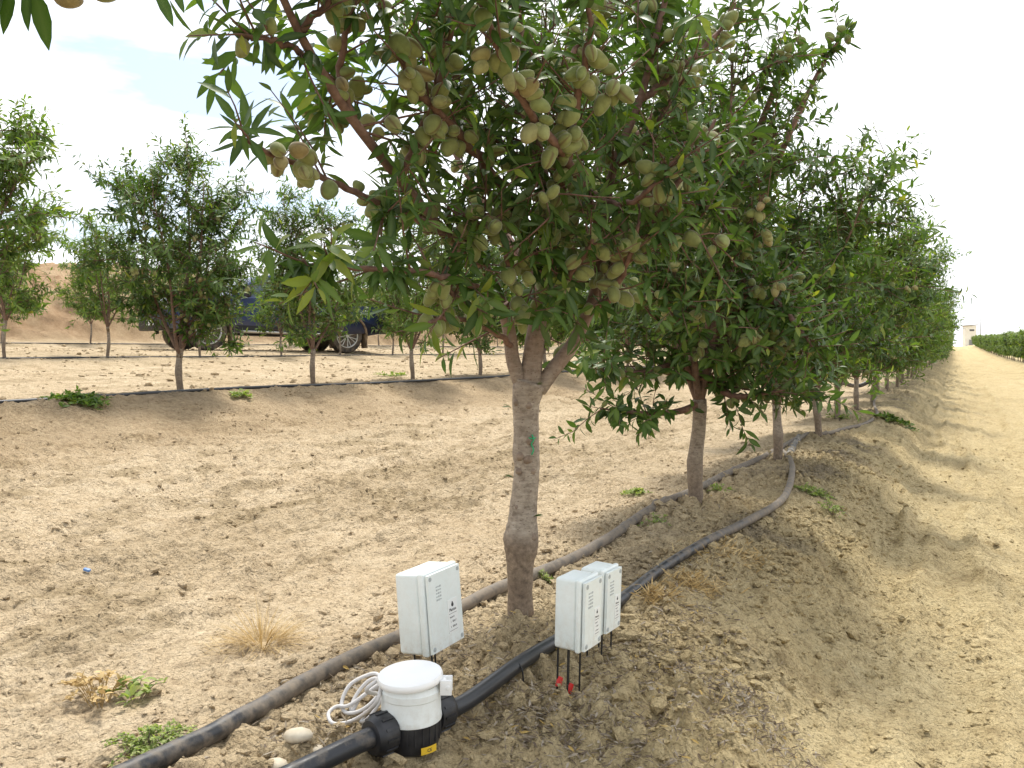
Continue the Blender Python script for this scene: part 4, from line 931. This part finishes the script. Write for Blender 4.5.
        for x in (xf-.50, xf-1.70, xf-2.68):    # door gaps
            bm = bmesh.new(); bm_box(bm, (x, sy*(Wd/2+.001), .85), (.010, .006, .60)); link_obj('door_gap', bm_mesh('door_gap', bm), root, M['dark'])
        for x in (xf-1.52, xf-2.5):
            bm = bmesh.new(); bm_box(bm, (x, sy*(Wd/2+.015), 1.03), (.17, .03, .03)); bm_bevel(bm, .008, 2); link_obj('door_handle', bm_mesh('door_handle', bm, True, 40), root, M['chrome'])
        for x0 in (xf, xr):
            bm = bmesh.new(); n = 14; rings = []
            for i in range(n+1):
                a = math.pi*(1.04-1.08*i/n); rings.append([bm.verts.new((x0+r_*math.cos(a), sy*y_, .42+r_*math.sin(a)*.98)) for r_, y_ in ((.49, Wd/2-.05), (.49, Wd/2+.035), (.535, Wd/2+.035), (.55, Wd/2-.01))])
            for a, b in zip(rings, rings[1:]):
                for j in range(3): bm.faces.new((a[j], b[j], b[j+1], a[j+1]))
            link_obj('wheel_arch', bm_mesh('wheel_arch', bm, True, 30), root, M['flap'] if x0 == xr else M['dark'])
            bm = bmesh.new(); bm_box(bm, (x0-.50, sy*(Wd/2-.10), .38), (.03, .26, .50), Matrix.Rotation(R(6), 4, 'Y')); link_obj('mud_flap', bm_mesh('mud_flap', bm), root, M['flap'])
            # wheel: tyre, rim with double spokes
            c = Vector((x0, sy*(Wd/2-.13), wr)); wroot = None
            bm = bmesh.new(); lathe(bm, [(.27, -.11), (.33, -.125), (.395, -.115), (wr, -.085), (wr, .085), (.395, .115), (.33, .125), (.27, .11)], (0, 0, 0), 40, (0, 1, 0))
            for i in range(40):
                a = i*2*math.pi/40; bm_box(bm, (wr*math.cos(a), 0, wr*math.sin(a)), (.012, .17, .02), Matrix.Rotation(-a, 4, 'Y'))
            w_ = link_obj('wheel', bm_mesh('wheel', bm, True, 40), root, M['rubber']); w_.location = c
            bm = bmesh.new(); lathe(bm, [(.285, .06), (.285, .116), (.265, .118), (.255, .09), (.25, .02), (.05, .02)], (0, 0, 0), 40, (0, sy, 0))
            link_obj('rim_barrel', bm_mesh('rim_barrel', bm, True, 40), w_, M['dark'])
            bm = bmesh.new(); lathe(bm, [(.258, .108), (.272, .122), (.288, .122), (.290, .108)], (0, 0, 0), 40, (0, sy, 0)); bm_cyl(bm, (0, sy*.06, 0), (0, sy*.122, 0), .055, .045, 20)
            for i in range(7):
                for o_ in (-.085, .085):
                    a = i*2*math.pi/7+o_; p1 = Vector((math.cos(a-o_*.6)*.05, sy*.105, math.sin(a-o_*.6)*.05)); p2 = Vector((math.cos(a+o_)*.265, sy*.108, math.sin(a+o_)*.265)); bm_cyl(bm, p1, p2, .013, .015, 6)
            link_obj('rim', bm_mesh('rim', bm, True, 40), w_, M['alloy'])
    bm = bmesh.new(); bm_box(bm, (xf+.84, 0, .55), (.22, Wd-.1, .28)); bm_bevel(bm, .05, 3); link_obj('front_bumper', bm_mesh('front_bumper', bm, True, 40), root, M['dark'])
    bm = bmesh.new(); bm_box(bm, (xf+.90, 0, .88), (.06, 1.0, .24)); bm_bevel(bm, .02, 2)
    for z in (.80, .86, .92): bm_box(bm, (xf+.935, 0, z), (.02, .96, .012))
    link_obj('grille', bm_mesh('grille', bm, True, 40), root, M['dark'])
    bm = bmesh.new(); bm_box(bm, (xf+.96, 0, .58), (.012, .52, .12)); link_obj('number_plate', bm_mesh('number_plate', bm), root, M['sticker'])
    for sy in (-1, 1):
        bm = bmesh.new(); bm_box(bm, (xf+.80, sy*(Wd/2-.20), .93), (.18, .36, .17)); bm_bevel(bm, .04, 3); link_obj('headlight', bm_mesh('headlight', bm, True, 40), root, M['lamp'])
        bm = bmesh.new(); bm_box(bm, (xr-1.17, sy*(Wd/2-.07), .95), (.08, .15, .34)); bm_bevel(bm, .02, 2); link_obj('tail_light', bm_mesh('tail_light', bm, True, 40), root, M['redlamp'])
    bm = bmesh.new(); bm_box(bm, (xr-1.22, 0, .56), (.16, Wd-.2, .14)); bm_bevel(bm, .03, 2); link_obj('rear_bumper', bm_mesh('rear_bumper', bm, True, 40), root, M['chrome'])
    bm = bmesh.new(); bm_box(bm, (0, 0, .45), (L*.8, .9, .16)); link_obj('chassis', bm_mesh('chassis', bm), root, M['dark'])
truck()

# ------------------------------------------------------------------ tower and pole on the horizon
def tower():
    d = 280; x = (969.5-512)/F*d; z = Hs(x, d)-.3; root = empty('transformer_tower', (x, d, z), R(-14)); tag(root, 'small white transformer tower with a flat roof at the end of the lane', 'tower')
    m = simple_noise_mat('limewash', (.72, .69, .60), (.80, .78, .70), .6, .9, 0)
    bm = bmesh.new(); bm_box(bm, (0, 0, 3.4), (3.3, 3.3, 6.8)); link_obj('wall', bm_mesh('wall', bm), root, m)
    bm = bmesh.new(); v = bm_box(bm, (0, 0, 7.0), (4.0, 4.0, .35), Matrix.Rotation(R(-4), 4, 'Y')); link_obj('roof', bm_mesh('roof', bm), root, mat('tower_roof', (.35, .33, .30), .9))
    bm = bmesh.new(); bm_box(bm, (.3, -1.66, 5.4), (1.4, .1, .6)); link_obj('window', bm_mesh('window', bm), root, mat('tower_opening', (.12, .12, .12), .9))
    bm = bmesh.new(); bm_box(bm, (0, -1.67, 1.2), (1.1, .1, 2.2)); link_obj('door', bm_mesh('door', bm), root, mat('tower_door', (.25, .25, .24), .7))
    bm = bmesh.new(); bm_cyl(bm, (-1.6, -1.6, 5.9), (-2.4, -1.8, 6.0), .07, .07, 6); bm_cyl(bm, (-2.4, -1.8, 5.7), (-2.4, -1.8, 6.2), .12, .12, 8); link_obj('insulator', bm_mesh('insulator', bm), root, M['ink_grey'])
    d = 300; x = (980-512)/F*d; z = Hs(x, d)-.3; root = empty('utility_pole', (x, d, z)); tag(root, 'thin utility pole standing right of the white tower', 'pole')
    bm = bmesh.new(); bm_cyl(bm, (0, 0, 0), (.3, 0, 10.4), .20, .12, 8); link_obj('post', bm_mesh('post', bm, True), root, mat('pole_grey', (.30, .29, .28), .8))
    bm = bmesh.new(); bm_box(bm, (.28, 0, 9.8), (1.3, .1, .1)); bm_box(bm, (-.4, 0, 4.5), (.7, .2, .4)); link_obj('crossarm', bm_mesh('crossarm', bm), root, M['ink_grey'])
tower()

# ------------------------------------------------------------------ stones, clods, litter, weeds
def ico_template(sub=2):
    bm = bmesh.new(); bmesh.ops.create_icosphere(bm, subdivisions=sub, radius=1); V = np.array([v.co[:] for v in bm.verts]); Fc = np.array([[v.index for v in f.verts] for f in bm.faces]); bm.free(); return V, Fc
IV, IF = ico_template(2)
def lump(rs, r, flat=.6, rough=.22):
    n = fbm(IV[:, 0]*1.3+rs.rand()*50, IV[:, 1]*1.3+IV[:, 2]*1.7+rs.rand()*50, 3, rs.randint(999)); v = IV*(1+rough*n)[:, None]*r; v[:, 2] *= flat; a_ = rs.rand()*6.28; c, s_ = math.cos(a_), math.sin(a_)
    v = v*np.array([1, rs.uniform(.65, 1), 1]); return np.stack([v[:, 0]*c-v[:, 1]*s_, v[:, 0]*s_+v[:, 1]*c, v[:, 2]], 1)
IV1, IF1 = ico_template(1)
def scatter_clods(name, n, reg, rfun, seed, label):
    rs = np.random.RandomState(seed); s, p = reg(rs, n*4); x, y = SP(s, p)
    ok = (np.hypot(x-MP.x, y-MP.y) > .12) & (np.hypot(x-T0[0], y-T0[1]) > .07); x = x[ok][:n]; y = y[ok][:n]; n = len(x); z = H(x, y); r = rfun(rs, n)
    V = np.zeros((n, len(IV1), 3)); q = IV1[None]*np.ones((n, 1, 1)); off = rs.rand(n, 2)*90
    nz_ = fbm(q[..., 0]*1.4+off[:, :1], q[..., 1]*1.4+q[..., 2]*1.9+off[:, 1:], 2, seed)
    q = q*(1+.75*nz_)[..., None]*r[:, None, None]*np.stack([np.ones(n), rs.uniform(.55, 1, n), rs.uniform(.4, .75, n)], 1)[:, None]
    a_ = rs.rand(n)*6.28; c = np.cos(a_)[:, None]; si = np.sin(a_)[:, None]
    V[..., 0] = q[..., 0]*c-q[..., 1]*si+x[:, None]; V[..., 1] = q[..., 0]*si+q[..., 1]*c+y[:, None]; V[..., 2] = q[..., 2]+z[:, None]+r[:, None]*.15
    Fc = (IF1[None]+(np.arange(n)*len(IV1))[:, None, None]).reshape(-1, 3); m3 = np.stack(soil_masks(x, y), 1)*np.array([.8, 1, .7, 1])
    o = link_obj(name, np_mesh(name, V.reshape(-1, 3), Fc, np.repeat(m3, len(IV1), 0), False, 'soil'), None, M['soil']); tag(o, label, None, None, 'stuff'); o['category'] = 'soil lumps'
def pick(rs, s, p, keep):
    return s[keep], p[keep]
def reg1(rs, n):
    n *= 4; s = rs.uniform(-2.2, 7, n)*rs.rand(n)**.5; p = rs.normal(-.32, .45, n); x, y = SP(s, p)
    return pick(rs, s, p, (p < .7) & (p > -1.4) & (vnoise(x*2.6, y*2.6, 5)**1.5*1.4 > rs.rand(n)))
scatter_clods('soil_clods', 12000, reg1, lambda rs, n: np.minimum(.0030+.0055*rs.exponential(size=n), .036), 1, 'crumbly lumps of dry soil scattered along the near row')
def reg2(rs, n):
    n *= 4; s = -2+14*rs.rand(n)**1.2; p = rs.uniform(.3, 5.3, n); x, y = SP(s, p)
    return pick(rs, s, p, fbm(s*2.4, p*6, 4, 95)*.9+.25 > rs.rand(n)*.9)
scatter_clods('lane_clods', 9000, reg2, lambda rs, n: np.minimum(.003+.0042*rs.exponential(size=n), .032), 2, 'small pale lumps of soil scattered over the lane on the left')
def reg3(rs, n): return -2+12*rs.rand(n)**1.2, rs.uniform(-4.4, -.6, n)
scatter_clods('rut_clods', 4500, reg3, lambda rs, n: np.minimum(.003+.004*rs.exponential(size=n), .028), 3, 'small lumps of soil scattered over the rutted lane on the right')
def reg4(rs, n): return rs.uniform(2, 32, n), rs.uniform(5.2, 17.0, n)
scatter_clods('far_clods', 7000, reg4, lambda rs, n: np.minimum(.006+.011*rs.exponential(size=n), .07), 4, 'lumps of soil scattered over the lanes beyond the second row')
# big clods one can tell apart
rs = np.random.RandomState(9)
for i, (px, py, r, lab) in enumerate(((548, 598, 0, ''),)): pass
for px, py, r, lab in ((298, 739, .030, 'larger oval pale stone between the two pipes'), (318, 752, .016, 'small round pale stone beside the larger oval one'), (276, 767, .024, 'pale stone cut by the bottom edge')):
    p = G(px, py); v = lump(rs, r, .55, .06); v[:, 0] *= 1.15; me = np_mesh('stone', v, IF, None, True); o = link_obj('stone', me, None, M['stone']); o.location = p+Vector((0, 0, r*.25)); tag(o, lab, 'stone', 'pale stones by the pipes')
p = G(87, 573); bm = bmesh.new(); bm_box(bm, (0, 0, .012), (.028, .018, .012), Matrix.Rotation(.3, 4, 'Y')); bm_bevel(bm, .005, 2); o = link_obj('plastic_scrap', bm_mesh('plastic_scrap', bm, True, 40), None, M['blue']); o.location = p; tag(o, 'tiny blue plastic scrap on the pale lane', 'litter')
p = G(437, 578)

def litter(name, n, cen, label, seed, l0=.022):
    rs = np.random.RandomState(seed); c = np.array(cen)[rs.randint(len(cen), size=n)]; x = c[:, 0]+rs.randn(n)*c[:, 2]; y = c[:, 1]+rs.randn(n)*c[:, 3]
    ok = (np.hypot(x-T0[0], y-T0[1]) > .06) & (np.hypot(x-MP.x, y-MP.y) > .11); x = x[ok]; y = y[ok]; n = len(x); z = H(x, y); a_ = rs.rand(n)*6.28; l = l0*rs.uniform(.4, 1.5, n)
    ti = np.where(rs.rand(n) < .95, rs.uniform(0, .9, n), 1.0)
    L = np.column_stack([x, y, z+.003+.005*rs.rand(n), np.cos(a_), np.sin(a_), rs.uniform(-.15, .25, n), rs.randn(n)*.5, rs.randn(n)*.5, np.ones(n), l, l*rs.uniform(.05, .14, n), rs.uniform(-.4, .5, n), ti])
    o = link_obj(name, leaves_mesh(name, L, ROWS_MD, .5), None, M['litter']); tag(o, label, 'leaf litter', None, 'stuff')
cen = []
for px, py, a_, b_ in ((600, 740, .18, .14), (650, 700, .16, .1), (560, 720, .12, .1), (720, 700, .10, .1), (760, 720, .08, .1), (640, 660, .12, .1), (690, 640, .12, .15), (520, 690, .1, .1), (500, 640, .14, .1), (670, 600, .15, .15), (700, 560, .2, .2), (610, 740, .15, .1), (720, 510, .25, .3), (760, 470, .3, .5), (350, 740, .12, .08), (400, 680, .12, .12)):
    g_ = G(px, py); cen.append((g_.x, g_.y, a_, b_))
litter('leaf_litter', 8500, cen, 'dead narrow leaves littering the soil under the near row', 5)
def straw(name, px, py, n, spread, label, seed):
    rs = np.random.RandomState(seed); g_ = G(px, py); root = empty(name, g_); tag(root, label, 'dry weed', 'patches of dead weeds')
    x = rs.randn(n)*spread; y = rs.randn(n)*spread; z = H(x+g_.x, y+g_.y)-g_.z; a_ = rs.rand(n)*6.28; l = rs.uniform(.02, .06, n)*(1+3*(spread > .3))
    L = np.column_stack([x, y, z+.003, np.cos(a_), np.sin(a_), rs.uniform(.1, .9, n), rs.randn(n), rs.randn(n), np.ones(n), l, l*.05, rs.uniform(-.4, .6, n), rs.rand(n)])
    link_obj('foliage', leaves_mesh('foliage', L, ROWS_MD, .4), root, M['drygrass'])
straw('dead_weed', 690, 585, 420, .06, 'orange-brown dead weed patch against the black pipe bend', 1)
straw('dead_weed', 735, 552, 420, .11, 'tangle of straw-coloured dead weeds right of the second trunk', 2)
straw('dead_weed', 655, 598, 260, .035, 'small rust-coloured dead weed tuft under the pipe right of the rear box', 3)
straw('dead_weed', 920, 360, 300, .35, 'dry grass strip at the far foot of the near row', 4)
# dry grass tuft on the left
def tuft():
    rs = np.random.RandomState(4); g_ = G(262, 645); n = 300; r = rs.rand(n)**.55; a_ = rs.rand(n)*6.28; l = rs.uniform(.06, .19, n)*(1.15-.3*r)
    x = g_.x+np.cos(a_)*r*.06; y = g_.y+np.sin(a_)*r*.05
    A = np.column_stack([x, y, H(x, y)-.004, np.cos(a_)*r*1.9, np.sin(a_)*r*1.7, np.ones(n), np.cos(a_), np.sin(a_), -.3*np.ones(n), l, .0009*np.ones(n), rs.uniform(0, .5, n)*-1, rs.rand(n)*.9])
    A[:, 6:9] *= -1; A[:, 11] *= -1
    n = 240; a_ = rs.rand(n)*6.28; r = .03+.11*rs.rand(n); x = g_.x+r*np.cos(a_)*1.2; y = g_.y+r*np.sin(a_)
    B = np.column_stack([x, y, H(x, y)+.004, rs.randn(n), rs.randn(n), .2*np.ones(n), np.zeros(n), np.zeros(n), np.ones(n), rs.uniform(.03, .09, n), .0009*np.ones(n), .2*np.ones(n), rs.rand(n)])
    root = empty('grass_tuft', g_); tag(root, 'spiky tuft of dry golden grass on the left lane', 'grass tuft')
    L = np.vstack([A, B]); L[:, :3] -= np.array(g_); link_obj('blades', leaves_mesh('blades', L, ROWS_HI, .3), root, M['drygrass'])
tuft()
def weed(px, py, rad, h, n, label, seed, m='weed', leaf=.016, stems=24, up=.6):
    rs = np.random.RandomState(seed); g_ = G(px, py); root = empty('weed', g_); tag(root, label, 'weed', 'weeds growing on the soil'); tb = Tubes(); L = []
    AA = rs.rand(stems)*6.28; RR = rad*rs.rand(stems)**.6; ZZ = H(g_.x+np.cos(AA)*RR, g_.y+np.sin(AA)*RR)-g_.z
    for i in range(stems):
        a_ = AA[i]; r = RR[i]; e = np.array([math.cos(a_)*r, math.sin(a_)*r, 0]); e[2] = ZZ[i]+h*rs.uniform(.4, 1)*(1-.5*r/rad)
        s0 = np.array([e[0]*.2, e[1]*.2, -.005]); md = (s0+e)/2+np.array([0, 0, h*.3]); sp = spline([s0, md, e], 10); tb.add(sp, .0012, 4, (.3, 0, 0))
        for k in range(max(2, n//stems)):
            t = rs.uniform(.25, 1); j = int(t*9); q = sp[min(j, 9)]; d = rs.randn(3); d[2] = abs(d[2])*up; l = leaf*rs.uniform(.5, 1.3); L.append([*q, *d, rs.randn()*.4, rs.randn()*.4, 1, l, l*.24, .2, np.clip(.5+.25*rs.randn(), 0, .95)])
    link_obj('stem', tb.mesh('stem'), root, M['bark' if m == 'weed' else 'drygrass']); link_obj('foliage', leaves_mesh('foliage', L, ROWS_MD), root, M[m])
weed(148, 748, .115, .055, 1500, 'feathery light green weed against the dusty pipe at the bottom left', 1, leaf=.011, stems=60)
weed(100, 705, .12, .10, 170, 'sparse withered weed with brown stems on the left lane', 2, m='drygrass', leaf=.022, stems=22)
weed(135, 700, .10, .06, 70, 'few green-yellow leaves sprouting beside the withered weed', 7, leaf=.03, stems=10)
weed(815, 496, .16, .04, 900, 'dense low green weed mat right of the pipe bend', 3, leaf=.02, stems=50)
weed(830, 514, .12, .09, 260, 'taller light green weed just below the dense green mat', 4, leaf=.02, stems=24)
weed(637, 494, .12, .04, 420, 'small green weed left of the second trunk', 5, leaf=.022, stems=26)
weed(720, 490, .10, .04, 220, 'small green weed right of the second trunk', 6, leaf=.022, stems=16)
weed(893, 421, .32, .07, 700, 'round green weed at the foot of the far trunks', 8, leaf=.05, stems=40, m='leaf_pale')
weed(80, 401, .34, .045, 800, 'wide flat green weed on the drip line at the left', 9, leaf=.05, stems=46, m='leaf_pale')
weed(240, 397, .16, .06, 240, 'small yellow-green weed between the second-row trunks', 10, leaf=.045, stems=20)
weed(545, 580, .05, .03, 160, 'tiny weed hugging the dusty pipe behind the foremost trunk', 11, leaf=.014, stems=14)
weed(392, 377, .35, .08, 300, 'yellowish weed beside the second-row trunk right of the truck', 12, leaf=.05, stems=24)
weed(655, 520, .12, .03, 120, 'thin creeping weed in front of the second trunk', 13, leaf=.018, stems=14)
weed(840, 418, .2, .05, 200, 'low weed between the third and fourth trunks', 14, leaf=.04, stems=20)
